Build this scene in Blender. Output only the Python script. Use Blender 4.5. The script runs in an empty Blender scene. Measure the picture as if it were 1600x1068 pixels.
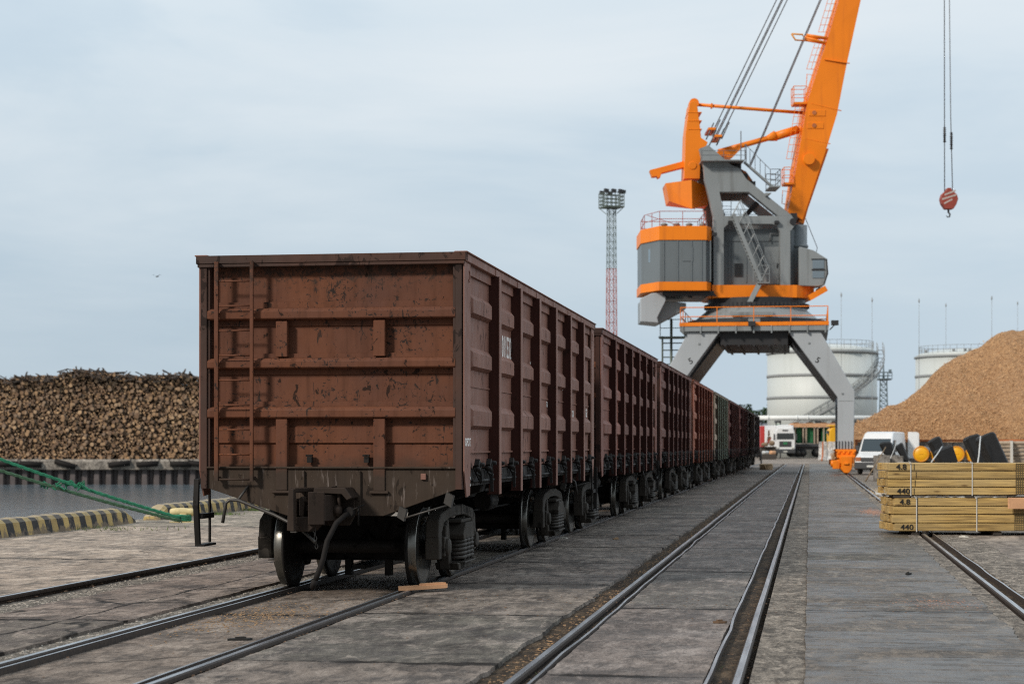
import bpy, bmesh, math, random
from mathutils import Vector, Matrix, noise
random.seed(7)
R_ = math.radians
sc = bpy.context.scene
COL = sc.collection

# ------------------------------------------------------------------ camera
F, TH, YH, CH = 2900.0, R_(9.12), 695.3, 1.69        # focal (px of a 1600 wide picture), yaw, horizon row, eye height
CT, ST = math.cos(TH), math.sin(TH)
cd = bpy.data.cameras.new('camera')
cd.sensor_width = 36.0
cd.lens = 36.0 * F / 1600.0
cd.shift_y = (YH - 534.0) / 1600.0
cd.clip_start = 0.5
cd.clip_end = 6000.0
cd.dof.use_dof = True
cd.dof.focus_distance = 22.5
cd.dof.aperture_fstop = 2.7
cam = bpy.data.objects.new('camera', cd)
COL.objects.link(cam)
cam.location = (0, 0, CH)
cam.rotation_euler = (R_(90), 0, TH)
sc.camera = cam


def W(px, py, z):
    """world point seen at photo pixel (px, py), z metres away along the view axis"""
    xc = (px - 800.0) * z / F
    return Vector((xc * CT - z * ST, xc * ST + z * CT, CH + (YH - py) * z / F))


def G(px, z, h=0.0):
    p = W(px, YH, z)
    p.z = h
    return p


# ------------------------------------------------------------------ node helpers
class NT:
    def __init__(s, name):
        s.m = bpy.data.materials.new(name)
        s.m.use_nodes = True
        s.t = s.m.node_tree
        s.b = s.t.nodes['Principled BSDF']
        s.out = s.t.nodes['Material Output']

    def n(s, typ, **kw):
        nd = s.t.nodes.new('ShaderNode' + typ)
        for k, v in kw.items():
            if k.startswith('i_'):
                key = k[2:]
                key = int(key) if key.isdigit() else key.replace('_', ' ')
                s.set(nd.inputs[key], v)
            else:
                setattr(nd, k, v)
        return nd

    def set(s, sock, v):
        if isinstance(v, bpy.types.NodeSocket):
            s.t.links.new(v, sock)
        elif isinstance(v, (tuple, list)) and len(v) == 3 and sock.type == 'RGBA':
            sock.default_value = (*v, 1)
        elif sock.type == 'RGBA' and isinstance(v, (int, float)):
            sock.default_value = (v, v, v, 1)
        else:
            sock.default_value = v

    def coord(s, rnd=True, scale=(1, 1, 1)):
        tc = s.n('TexCoord')
        o = tc.outputs['Object']
        if rnd:
            oi = s.n('ObjectInfo')
            mu = s.n('Math', operation='MULTIPLY', i_0=oi.outputs['Random'], i_1=57.0)
            o = s.n('VectorMath', operation='ADD', i_0=o, i_1=mu.outputs[0]).outputs[0]
        if scale != (1, 1, 1):
            o = s.n('VectorMath', operation='MULTIPLY', i_0=o, i_1=scale).outputs[0]
        return o

    def scaled(s, v, scale):
        return s.n('VectorMath', operation='MULTIPLY', i_0=v, i_1=scale).outputs[0]

    def noise(s, v, scale, detail=4.0, rough=0.55, dist=0.0):
        nd = s.n('TexNoise', i_Vector=v, i_Scale=scale, i_Detail=detail, i_Roughness=rough, i_Distortion=dist)
        return nd.outputs['Fac']

    def ramp(s, f, lo, hi, a=0.0, b=1.0):
        nd = s.n('MapRange', i_0=f, i_1=lo, i_2=hi, i_3=a, i_4=b)
        nd.clamp = True
        return nd.outputs[0]

    def math(s, op, a, b=0.5):
        return s.n('Math', operation=op, i_0=a, i_1=b).outputs[0]

    def mix(s, f, a, b, blend='MIX'):
        nd = s.n('Mix', data_type='RGBA', blend_type=blend)
        s.set(nd.inputs[0], f)
        s.set(nd.inputs[6], a)
        s.set(nd.inputs[7], b)
        return nd.outputs[2]

    def bump(s, h, strength=0.3, dist=0.02, normal=None):
        nd = s.n('Bump', i_Height=h, i_Strength=strength, i_Distance=dist)
        if normal is not None:
            s.set(nd.inputs['Normal'], normal)
        return nd.outputs[0]

    def fin(s, col=None, rough=None, metal=None, normal=None, spec=None):
        if col is not None: s.set(s.b.inputs['Base Color'], col)
        if rough is not None: s.set(s.b.inputs['Roughness'], rough)
        if metal is not None: s.set(s.b.inputs['Metallic'], metal)
        if normal is not None: s.set(s.b.inputs['Normal'], normal)
        if spec is not None: s.set(s.b.inputs['Specular IOR Level'], spec)
        return s.m


MT = {}


def plain(name, col, rough=0.6, metal=0.0, var=0.18, scale=3.0, bump=0.0, spec=0.5):
    t = NT(name)
    v = t.coord()
    n1 = t.noise(v, scale, 5, 0.6)
    n2 = t.noise(v, scale * 9, 3, 0.6)
    f = t.math('ADD', t.math('MULTIPLY', n1, 0.7), t.math('MULTIPLY', n2, 0.3))
    c = t.mix(t.ramp(f, 0.3, 0.7), tuple(k * (1 - var) for k in col), tuple(min(1, k * (1 + var)) for k in col))
    nm = t.bump(n2, bump, 0.01) if bump else None
    MT[name] = t.fin(c, rough, metal, nm, spec)
    return MT[name]


def weathered(name, col, col2, dark, spot=0.6, streak=0.4, rough=0.62, tint=False, chips=0.06, low_dirt=None, white=0.0, sc_=1.0, specks=0.0):
    """painted steel with fading, vertical run marks, rust chips"""
    t = NT(name)
    v = t.coord()
    big = t.noise(v, 0.9 * sc_, 5, 0.6, 0.4)
    c = t.mix(t.ramp(big, 0.32, 0.68), col, col2)
    st = t.noise(t.scaled(v, (7, 7, 0.45)), 1.6 * sc_, 5, 0.6)
    c = t.mix(t.ramp(st, 0.48, 0.75, 0, streak), c, tuple(k * 0.45 for k in col))
    if tint:
        oi = t.n('ObjectInfo')
        c = t.mix(1.0, c, oi.outputs['Color'], 'MULTIPLY')
    mid = t.noise(t.scaled(v, (1, 1, 0.6)), 6.5 * sc_, 6, 0.62, 0.5)
    zone = t.noise(v, 1.1 * sc_, 3, 0.5)
    thr = t.math('ADD', t.math('MULTIPLY', zone, 0.35), mid)
    m = t.ramp(thr, 0.805 - chips, 0.83 - chips, 0, spot)
    c = t.mix(m, c, dark)
    fine = t.noise(v, 38 * sc_, 3, 0.7)
    c = t.mix(t.ramp(fine, 0.66, 0.74, 0, 0.5), c, dark)
    if white:
        sp = t.noise(v, 90 * sc_, 2, 0.5)
        c = t.mix(t.ramp(sp, 0.74, 0.78, 0, white), c, (0.42, 0.38, 0.33))
        ws = t.noise(t.scaled(v, (9, 9, 1.2)), 2.3, 4, 0.6)
        c = t.mix(t.ramp(ws, 0.62, 0.74, 0, white * 0.7), c, (0.36, 0.30, 0.27))
    if specks:
        s1 = t.noise(t.scaled(v, (1, 1, 1.3)), 16, 6, 0.7, 0.6)
        s2 = t.noise(v, 1.7, 4, 0.6)
        c = t.mix(t.ramp(t.math('ADD', s1, t.math('MULTIPLY', s2, 0.42)), 0.825, 0.85, 0, specks * 0.9), c, dark)
        s3 = t.noise(t.scaled(v, (5, 5, 1.0)), 3.4, 5, 0.62, 0.9)
        c = t.mix(t.ramp(t.math('ADD', s3, t.math('MULTIPLY', s2, 0.3)), 0.79, 0.81, 0, specks * 0.8), c, dark)
        zt = t.n('SeparateXYZ', i_0=t.n('TexCoord').outputs['Object']).outputs[2]
        s4 = t.noise(v, 11, 7, 0.75, 0.3)
        c = t.mix(t.ramp(t.math('ADD', s4, t.ramp(zt, 3.35, 3.8, -0.12, 0.10)), 0.50, 0.60, 0, 0.8), c, (0.036, 0.024, 0.018))
    if low_dirt:
        z = t.n('SeparateXYZ', i_0=t.n('TexCoord').outputs['Object']).outputs[2]
        wob = t.math('ADD', z, t.math('MULTIPLY', t.noise(v, 5, 4), 0.3))
        c = t.mix(t.ramp(wob, low_dirt[0], low_dirt[1], 0.92, 0.0), c, (0.044, 0.032, 0.024))
    nb = t.bump(t.noise(v, 1.9, 2, 0.5), 0.35, 0.06)
    nb = t.bump(mid, 0.18, 0.02, nb)
    nb = t.bump(fine, 0.12, 0.004, nb)
    spc = t.ramp(m, 0, 1, 0.17, 0.05)
    rr = t.ramp(mid, 0.3, 0.75, rough - 0.12, min(1, rough + 0.2))
    MT[name] = t.fin(c, rr, 0.0, nb, spc)
    return MT[name]


# wagon paints
weathered('end_paint', (0.150, 0.055, 0.027), (0.108, 0.046, 0.030), (0.018, 0.014, 0.012), 0.85, 0.65, 0.62, chips=-0.005, low_dirt=(1.48, 1.72), specks=1.0)
weathered('side_paint', (0.250, 0.122, 0.090), (0.180, 0.086, 0.063), (0.045, 0.027, 0.023), 0.6, 0.45, 0.6, tint=True, chips=0.0, white=0.5)
weathered('post_shade_paint', (0.060, 0.021, 0.016), (0.046, 0.017, 0.013), (0.02, 0.013, 0.011), 0.6, 0.4, 0.5, tint=True, chips=0.0)  # maroon post paint, darkened to put shade into the web faces
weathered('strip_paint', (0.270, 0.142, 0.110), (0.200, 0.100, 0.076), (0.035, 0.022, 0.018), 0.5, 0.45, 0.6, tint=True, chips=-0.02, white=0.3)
weathered('cap_paint', (0.055, 0.036, 0.030), (0.085, 0.042, 0.030), (0.016, 0.013, 0.012), 0.7, 0.3, 0.6, tint=True, chips=0.05)
weathered('sill_grime', (0.040, 0.029, 0.022), (0.058, 0.041, 0.030), (0.012, 0.010, 0.009), 0.6, 0.4, 0.8, chips=0.03, white=0.6)
weathered('running_gear', (0.012, 0.0105, 0.0095), (0.022, 0.019, 0.017), (0.005, 0.0045, 0.004), 0.6, 0.3, 0.6, chips=0.05, white=0.10)
weathered('coupler_steel', (0.030, 0.021, 0.016), (0.052, 0.034, 0.025), (0.02, 0.016, 0.014), 0.6, 0.3, 0.6, chips=0.04)
weathered('frame_dust', (0.042, 0.036, 0.030), (0.064, 0.055, 0.046), (0.008, 0.007, 0.006), 0.7, 0.3, 0.7, chips=0.05, white=0.15)
plain('spring_dust', (0.050, 0.043, 0.036), 0.7, 0, 0.4, 6)
plain('tread_steel', (0.20, 0.19, 0.17), 0.28, 0.9, 0.2, 6)
plain('black_rubber', (0.015, 0.013, 0.012), 0.7, 0, 0.3, 8, 0.2, 0.15)
plain('rod_steel', (0.055, 0.050, 0.045), 0.5, 0.3, 0.25, 8)
plain('white_stencil', (0.78, 0.74, 0.70), 0.7, 0, 0.3, 20)

# crane paints
def crane_paint(name, col, dirt, amount=0.25, rough=0.45):
    t = NT(name)
    v = t.coord(False)
    st = t.noise(t.scaled(v, (2.2, 2.2, 0.16)), 1.0, 5, 0.6)
    bg = t.noise(v, 0.35, 4, 0.5)
    c = t.mix(t.ramp(bg, 0.3, 0.7), col, tuple(k * 0.86 for k in col))
    c = t.mix(t.ramp(st, 0.52, 0.78, 0, amount), c, dirt)
    MT[name] = t.fin(c, rough, 0, t.bump(bg, 0.1, 0.1), 0.4)
crane_paint('crane_orange', (0.92, 0.235, 0.006), (0.38, 0.09, 0.014), 0.5)
crane_paint('crane_grey', (0.265, 0.285, 0.290), (0.10, 0.095, 0.085), 0.6)
crane_paint('crane_light_grey', (0.42, 0.445, 0.465), (0.20, 0.20, 0.19), 0.30)
crane_paint('house_grey', (0.150, 0.170, 0.180), (0.07, 0.075, 0.08), 0.35)
crane_paint('dark_steel', (0.030, 0.030, 0.032), (0.05, 0.035, 0.025), 0.4)
plain('rope_steel', (0.16, 0.17, 0.18), 0.5, 0.6, 0.1, 2)
plain('hook_red', (0.30, 0.055, 0.035), 0.5, 0, 0.2, 3)
plain('hook_white', (0.48, 0.40, 0.36), 0.5, 0, 0.2, 3)
g = NT('window_glass'); MT['window_glass'] = g.fin((0.03, 0.045, 0.055), 0.06, 0.0, None, 0.8)
g = NT('sky_glass'); MT['sky_glass'] = g.fin((0.30, 0.36, 0.40), 0.04, 0.6, None, 0.9)

# yard things
def tank_paint():
    t = NT('tank_paint')
    v = t.coord(False)
    st = t.noise(t.scaled(v, (1.0, 1.0, 0.06)), 0.8, 5, 0.6)
    bg = t.noise(v, 0.12, 4, 0.5)
    c = t.mix(t.ramp(bg, 0.3, 0.7), (0.56, 0.58, 0.55), (0.48, 0.51, 0.50))
    c = t.mix(t.ramp(st, 0.5, 0.8, 0, 0.35), c, (0.36, 0.37, 0.34))
    MT['tank_paint'] = t.fin(c, 0.5)
tank_paint()
plain('tank_trim', (0.26, 0.27, 0.27), 0.6, 0, 0.1, 0.5)
plain('pipe_white', (0.72, 0.73, 0.71), 0.5, 0, 0.08, 0.5)
plain('tower_green', (0.10, 0.125, 0.105), 0.6, 0, 0.2, 1)
plain('tower_red', (0.36, 0.09, 0.065), 0.6, 0, 0.2, 1)
plain('tower_blue', (0.13, 0.17, 0.19), 0.6, 0, 0.2, 1)
plain('van_white', (0.72, 0.73, 0.73), 0.28, 0, 0.04, 1.5)
plain('van_dark', (0.05, 0.052, 0.055), 0.55, 0, 0.15, 4)
plain('lamp_amber', (0.42, 0.16, 0.08), 0.25, 0, 0.1, 5)
plain('plate_white', (0.62, 0.62, 0.58), 0.5, 0, 0.1, 5)
plain('truck_red', (0.46, 0.035, 0.03), 0.4, 0, 0.1, 1)
plain('truck_yellow', (0.74, 0.38, 0.012), 0.4, 0, 0.1, 1)
plain('tarp_green', (0.02, 0.16, 0.06), 0.6, 0, 0.35, 1.2)
plain('plank_orange', (0.66, 0.36, 0.19), 0.7, 0, 0.2, 2)
plain('roof_slate', (0.13, 0.14, 0.16), 0.7, 0, 0.15, 0.5)
plain('sack_brown', (0.22, 0.15, 0.095), 0.85, 0, 0.4, 2, 0.3)
plain('brick_dust', (0.34, 0.18, 0.12), 0.9, 0, 0.3, 3)
plain('rust_orange', (0.42, 0.13, 0.045), 0.8, 0, 0.3, 2)
plain('cap_yellow', (0.82, 0.40, 0.008), 0.4, 0, 0.1, 3)
plain('cap_rim', (0.62, 0.24, 0.006), 0.5, 0, 0.1, 3)
plain('pipe_black', (0.045, 0.045, 0.047), 0.5, 0, 0.2, 3)
plain('foam_black', (0.0085, 0.008, 0.008), 0.5, 0, 0.45, 4, 0.8)
plain('stick_wood', (0.20, 0.14, 0.085), 0.8, 0, 0.3, 5)
plain('strap_white', (0.62, 0.60, 0.55), 0.5, 0, 0.1, 5)
plain('stencil_black', (0.012, 0.011, 0.010), 0.8, 0, 0.2, 20)
plain('pale_plastic', (0.55, 0.56, 0.55), 0.35, 0, 0.2, 8)
plain('grid_ink', (0.13, 0.092, 0.040), 0.8, 0, 0.3, 20)
plain('dark_bearer', (0.06, 0.05, 0.042), 0.8, 0, 0.3, 8)
plain('rope_green', (0.016, 0.16, 0.085), 0.85, 0, 0.5, 14, 0.3)
plain('rope_dull', (0.045, 0.105, 0.058), 0.85, 0, 0.5, 14, 0.3)
plain('rope_beige', (0.36, 0.25, 0.145), 0.9, 0, 0.4, 8, 0.4)
plain('bollard_yellow', (0.60, 0.49, 0.25), 0.6, 0, 0.3, 5, 0.1)
plain('tyre_black', (0.016, 0.016, 0.016), 0.8, 0, 0.3, 3)
plain('gull_grey', (0.10, 0.10, 0.10), 0.8)
plain('grass_blade', (0.085, 0.13, 0.025), 0.8, 0, 0.4, 3)
plain('chip_tan', (0.27, 0.165, 0.085), 0.9, 0, 0.45, 2)
plain('chip_brown', (0.13, 0.078, 0.045), 0.9, 0, 0.45, 2)
plain('gravel_stone', (0.30, 0.265, 0.225), 0.9, 0, 0.4, 5)
plain('sand_grain', (0.50, 0.38, 0.25), 0.9, 0, 0.3, 5)
plain('paper_white', (0.62, 0.59, 0.52), 0.8, 0, 0.1, 5)
plain('leaf_dark', (0.030, 0.062, 0.022), 0.8, 0, 0.5, 0.2)
plain('pile_steel', (0.105, 0.088, 0.086), 0.75, 0, 0.35, 0.8)
plain('weathered_log', (0.34, 0.27, 0.20), 0.85, 0, 0.4, 3)


def concrete(name, a, b, stain, scale=1.0, crack=0.0, rough=0.9, wet=0.0, joints=None, rnd=False, grit=0.5, tar=0.0, wavy=0.06, gain=1.0, lj=None):
    t = NT(name)
    a, b, stain = [tuple(min(1, k * gain) for k in q) for q in (a, b, stain)]
    v = t.coord(rnd)
    h = None
    b1 = t.noise(v, 0.33 * scale, 6, 0.62, 0.3)
    c = t.mix(t.ramp(b1, 0.36, 0.64), a, b)
    if joints:
        xyz = t.n('SeparateXYZ', i_0=v)
        wob = t.math('MULTIPLY', t.math('SUBTRACT', t.noise(v, 2.2, 6, 0.65), 0.5), wavy * 3)
        yy = t.math('ADD', t.math('ADD', xyz.outputs[1], wob), joints[1])
        q = t.math('DIVIDE', yy, joints[0])
        ci = t.math('FLOOR', t.math('ADD', q, 0.5))
        w1 = t.n('TexWhiteNoise', noise_dimensions='1D'); t.set(w1.inputs['W'], ci)
        # every slab its own tone: some grey-green, some violet-brown
        c = t.mix(1.0, c, t.mix(w1.outputs['Value'], (0.74, 0.79, 0.77), (1.17, 1.11, 1.08)), 'MULTIPLY')
    b2 = t.noise(v, 1.6 * scale, 8, 0.72, 0.5)
    c = t.mix(t.ramp(b2, 0.49, 0.60, 0, 0.92), c, stain)
    sx = t.noise(t.scaled(v, (0.9, 0.75, 1)), 0.8 * scale, 7, 0.72, 0.6)
    c = t.mix(t.ramp(sx, 0.52, 0.62, 0, 0.8), c, tuple(k * 0.8 for k in stain))
    pale = t.noise(t.scaled(v, (1.0, 0.6, 1)), 1.1 * scale, 7, 0.75, 0.4)
    c = t.mix(t.ramp(pale, 0.52, 0.63, 0, 0.75), c, tuple(min(1, k * 1.75) for k in a))
    md = t.noise(t.scaled(v, (1.35, 0.40, 1)), 4.6 * min(scale, 1.6), 10, 0.84, 0.5)
    c = t.mix(t.ramp(md, 0.50, 0.57, 0, 0.62), c, tuple(k * 0.45 for k in stain))
    c = t.mix(t.ramp(md, 0.46, 0.39, 0, 0.6), c, tuple(min(1, k * 1.7) for k in a))
    gr = t.noise(v, 40, 5, 0.8)
    c = t.mix(t.ramp(gr, 0.36, 0.64, grit, 0.0), c, tuple(k * 0.40 for k in stain))
    g2 = t.noise(v, 120, 2, 0.6)
    c = t.mix(t.ramp(g2, 0.66, 0.72, 0, 0.55), c, tuple(min(1, k * 2.2) for k in a))
    h = t.math('ADD', t.math('ADD', t.math('MULTIPLY', gr, 0.5), b2), md)
    rr = t.ramp(b2, 0.35, 0.7, rough, rough - 0.12)
    if tar:
        tn = t.noise(t.scaled(v, (0.8, 0.7, 1)), 0.8, 7, 0.74, 0.7)
        c = t.mix(t.ramp(tn, 0.57, 0.66, 0, tar * 0.8), c, (0.018, 0.016, 0.015))
        tw = t.noise(t.scaled(v, (0.5, 3.5, 1)), 1.2, 6, 0.7, 0.5)
        c = t.mix(t.ramp(tw, 0.63, 0.69, 0, tar), c, (0.022, 0.019, 0.017))
    if joints:
        dist = t.math('MULTIPLY', t.math('ABSOLUTE', t.math('SUBTRACT', t.math('FRACT', t.math('ADD', q, 0.5)), 0.5)), joints[0])
        dist = t.math('SUBTRACT', t.math('DIVIDE', joints[0], 2.0), dist)
        dist = t.math('MULTIPLY', t.math('ABSOLUTE', t.math('SUBTRACT', t.math('FRACT', q), 0.5)), joints[0])
        band = t.math('SUBTRACT', dist, t.math('MULTIPLY', t.noise(v, 2.3, 7, 0.75), 0.75))
        c = t.mix(t.ramp(band, -0.40, 0.02, 0.40, 0), c, tuple(k * 0.42 for k in stain))
        wd = t.math('MULTIPLY', t.ramp(t.noise(v, 1.7, 7, 0.75), 0.36, 0.68), 0.17)
        jm = t.ramp(t.math('SUBTRACT', dist, wd), -0.035, 0.0, 1, 0)
        c = t.mix(t.math('MULTIPLY', jm, 0.94), c, (0.013, 0.010, 0.008))
        h = t.math('SUBTRACT', h, t.math('MULTIPLY', jm, 1.5))
    if lj is not None:
        wx = t.math('ADD', t.n('SeparateXYZ', i_0=v).outputs[0], t.math('MULTIPLY', t.math('SUBTRACT', t.noise(v, 0.9, 8, 0.72), 0.5), 0.34))
        dl = t.math('SUBTRACT', t.math('ABSOLUTE', t.math('SUBTRACT', wx, lj)), t.math('MULTIPLY', t.ramp(t.noise(v, 1.1, 6, 0.75), 0.38, 0.7), 0.05))
        lm = t.ramp(dl, -0.008, 0.008, 0.95, 0)
        c = t.mix(lm, c, (0.016, 0.012, 0.010))
        h = t.math('SUBTRACT', h, t.math('MULTIPLY', lm, 1.5))
    if crack:
        vo = t.n('TexVoronoi', feature='DISTANCE_TO_EDGE', i_Scale=0.38)
        dv = t.n('VectorMath', operation='ADD', i_0=v)
        nz = t.n('TexNoise', i_Vector=v, i_Scale=1.6, i_Detail=7.0)
        t.set(dv.inputs[1], t.n('VectorMath', operation='SCALE', i_0=nz.outputs['Color'], i_Scale=0.9).outputs[0])
        t.set(vo.inputs['Vector'], dv.outputs[0])
        gate = t.ramp(t.noise(v, 0.5, 3), 0.42, 0.54)
        cm = t.math('MULTIPLY', t.ramp(vo.outputs['Distance'], 0.007, 0.022, crack, 0), gate)
        c = t.mix(cm, c, (0.016, 0.013, 0.011))
        h = t.math('SUBTRACT', h, t.math('MULTIPLY', cm, 1.2))
    sp = 0.12
    if wet:
        wn_ = t.noise(t.scaled(v, (0.32, 0.75, 1)), 0.75, 7, 0.7, 0.5)
        wm = t.ramp(t.math('ADD', wn_, t.math('MULTIPLY', md, 0.35)), 0.61, 0.73, 0, wet)
        wm = t.math('MULTIPLY', wm, t.ramp(t.noise(t.scaled(v, (0.8, 2.6, 1)), 2.4, 8, 0.8, 0.4), 0.40, 0.58, 0.05, 1.0))
        c = t.mix(wm, c, tuple(k * 0.75 for k in stain))
        rr = t.n('SeparateColor', i_0=t.mix(wm, rr, 0.27)).outputs[0]
        sp = t.n('SeparateColor', i_0=t.mix(wm, 0.1, 0.75)).outputs[0]
    MT[name] = t.fin(c, rr, 0, t.bump(h, 0.6, 0.018), sp)
    return MT[name]


concrete('apron', (0.275, 0.225, 0.180), (0.215, 0.178, 0.145), (0.130, 0.108, 0.090), 1.0, 0.5, 0.8, grit=0.45, joints=(11.3, 1.0), wavy=0.25, gain=1.65)
concrete('slab_left', (0.180, 0.144, 0.120), (0.126, 0.102, 0.087), (0.073, 0.059, 0.051), 1.1, 0.95, 0.85, grit=0.5, joints=(13.1, 2.0), wavy=0.2, lj=-7.35, gain=1.75)
concrete('slab_train', (0.170, 0.140, 0.116), (0.130, 0.107, 0.090), (0.070, 0.058, 0.050), 1.1, 0.6, 0.88, grit=0.55, joints=(8.6, 3.0), wavy=0.12, tar=0.5, gain=1.55)
concrete('slab_middle', (0.172, 0.144, 0.122), (0.118, 0.099, 0.086), (0.055, 0.047, 0.042), 1.1, 0.45, 0.72, grit=0.5, joints=(4.2, 0.4), wavy=0.08, tar=0.7, wet=0.25, gain=1.6)
concrete('slab_track', (0.174, 0.147, 0.130), (0.130, 0.110, 0.100), (0.076, 0.065, 0.059), 1.2, 0.25, 0.74, grit=0.55, joints=(5.75, 0.65), tar=0.3, wet=0.2, wavy=0.03, gain=1.5)
concrete('roadway', (0.165, 0.140, 0.115), (0.112, 0.096, 0.081), (0.056, 0.049, 0.043), 1.2, 0.15, 0.68, grit=0.6, joints=(8.4, 1.5), tar=0.25, wet=1.0, gain=1.35)
concrete('rough_edge', (0.260, 0.220, 0.180), (0.185, 0.158, 0.130), (0.085, 0.073, 0.062), 3.0, 0.3, 0.9, grit=0.8, gain=1.35)
concrete('far_yard', (0.235, 0.195, 0.160), (0.180, 0.152, 0.130), (0.125, 0.106, 0.092), 0.6, 0.2, 0.85, grit=0.3, gain=1.35)
concrete('dirt_bed', (0.105, 0.072, 0.045), (0.060, 0.044, 0.031), (0.030, 0.023, 0.018), 4.0, 0, 0.95, grit=0.8, gain=1.1)
concrete('gravel_bed', (0.27, 0.235, 0.195), (0.20, 0.175, 0.145), (0.11, 0.095, 0.08), 5.0, 0, 0.95, grit=0.9, gain=1.2)
concrete('quay_concrete', (0.30, 0.265, 0.225), (0.23, 0.205, 0.18), (0.13, 0.115, 0.10), 0.7, 0.1, 0.9, grit=0.2, rnd=True)
concrete('block_concrete', (0.33, 0.30, 0.265), (0.25, 0.23, 0.205), (0.15, 0.135, 0.12), 1.5, 0.1, 0.9, grit=0.3, rnd=True)
concrete('barrier_concrete', (0.52, 0.50, 0.47), (0.44, 0.42, 0.40), (0.30, 0.28, 0.26), 1.0, 0, 0.85, grit=0.15, rnd=True)


def rail_mat():
    t = NT('rail_steel')
    v = t.coord(False)
    nz = t.n('SeparateXYZ', i_0=t.n('NewGeometry').outputs['Normal']).outputs[2]
    n1 = t.noise(t.scaled(v, (6, 0.35, 1)), 3, 5, 0.6)
    n2 = t.noise(v, 26, 4, 0.6)
    side = t.mix(t.ramp(n2, 0.3, 0.7), (0.020, 0.014, 0.011), (0.055, 0.036, 0.025))
    top = t.mix(t.ramp(n1, 0.35, 0.65), (0.26, 0.27, 0.29), (0.52, 0.53, 0.55))
    f = t.ramp(nz, 0.90, 0.985)
    c = t.mix(f, side, top)
    rg = t.n('SeparateColor', i_0=t.mix(f, 0.75, 0.33)).outputs[0]
    MT['rail_steel'] = t.fin(c, rg, t.math('MULTIPLY', f, 0.85), t.bump(n2, 0.15, 0.004))
rail_mat()


def stripes_mat():
    t = NT('hazard_stripes')
    v = t.coord(False)
    xyz = t.n('SeparateXYZ', i_0=v)
    s = t.math('ADD', xyz.outputs[1], t.math('MULTIPLY', xyz.outputs[2], 0.35))
    s = t.math('ADD', s, t.math('MULTIPLY', t.noise(v, 5, 4), 0.035))
    fr = t.math('FRACT', t.math('DIVIDE', s, 0.60))
    m = t.ramp(t.math('ABSOLUTE', t.math('SUBTRACT', fr, 0.5)), 0.235, 0.25)
    y = t.mix(t.ramp(t.noise(v, 2.0, 5), 0.35, 0.7), (0.55, 0.40, 0.15), (0.36, 0.26, 0.105))
    c = t.mix(m, y, (0.032, 0.033, 0.034))
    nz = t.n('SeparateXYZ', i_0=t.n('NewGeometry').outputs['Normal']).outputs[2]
    bare = t.noise(v, 3.4, 7, 0.68, 0.4)
    zz = t.math('MULTIPLY', t.ramp(xyz.outputs[2], 0.02, 0.16, 0.17, 0.0), 1.0)
    c = t.mix(t.ramp(t.math('ADD', bare, zz), 0.60, 0.66, 0, 0.85), c, (0.20, 0.155, 0.11))
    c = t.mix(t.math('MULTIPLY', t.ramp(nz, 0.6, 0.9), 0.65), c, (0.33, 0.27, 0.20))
    MT['hazard_stripes'] = t.fin(c, 0.8, 0, t.bump(bare, 0.4, 0.03))
stripes_mat()


def lumber_mat():
    t = NT('treated_lumber')
    v = t.coord()
    gr = t.noise(t.scaled(v, (0.6, 9, 22)), 2.2, 6, 0.6, 0.7)
    bg = t.noise(t.scaled(v, (0.5, 2, 2)), 1.1, 3)
    c = t.mix(t.ramp(gr, 0.40, 0.60), (0.58, 0.375, 0.120), (0.225, 0.135, 0.042))
    c = t.mix(t.ramp(bg, 0.35, 0.7, 0, 0.6), c, (0.54, 0.40, 0.19))
    vo = t.n('TexVoronoi', i_Vector=t.scaled(v, (1.1, 4, 4)), i_Scale=1.5)
    c = t.mix(t.ramp(vo.outputs['Distance'], 0.05, 0.16, 0.85, 0), c, (0.12, 0.062, 0.018))
    oi = t.n('ObjectInfo')
    c = t.n('HueSaturation', i_Color=c, i_Value=t.ramp(oi.outputs['Random'], 0, 1, 0.82, 1.12)).outputs[0]
    MT['treated_lumber'] = t.fin(c, 0.7, 0, t.bump(gr, 0.2, 0.004))
lumber_mat()
plain('lumber_end', (0.20, 0.115, 0.035), 0.85, 0, 0.35, 8)


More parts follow.
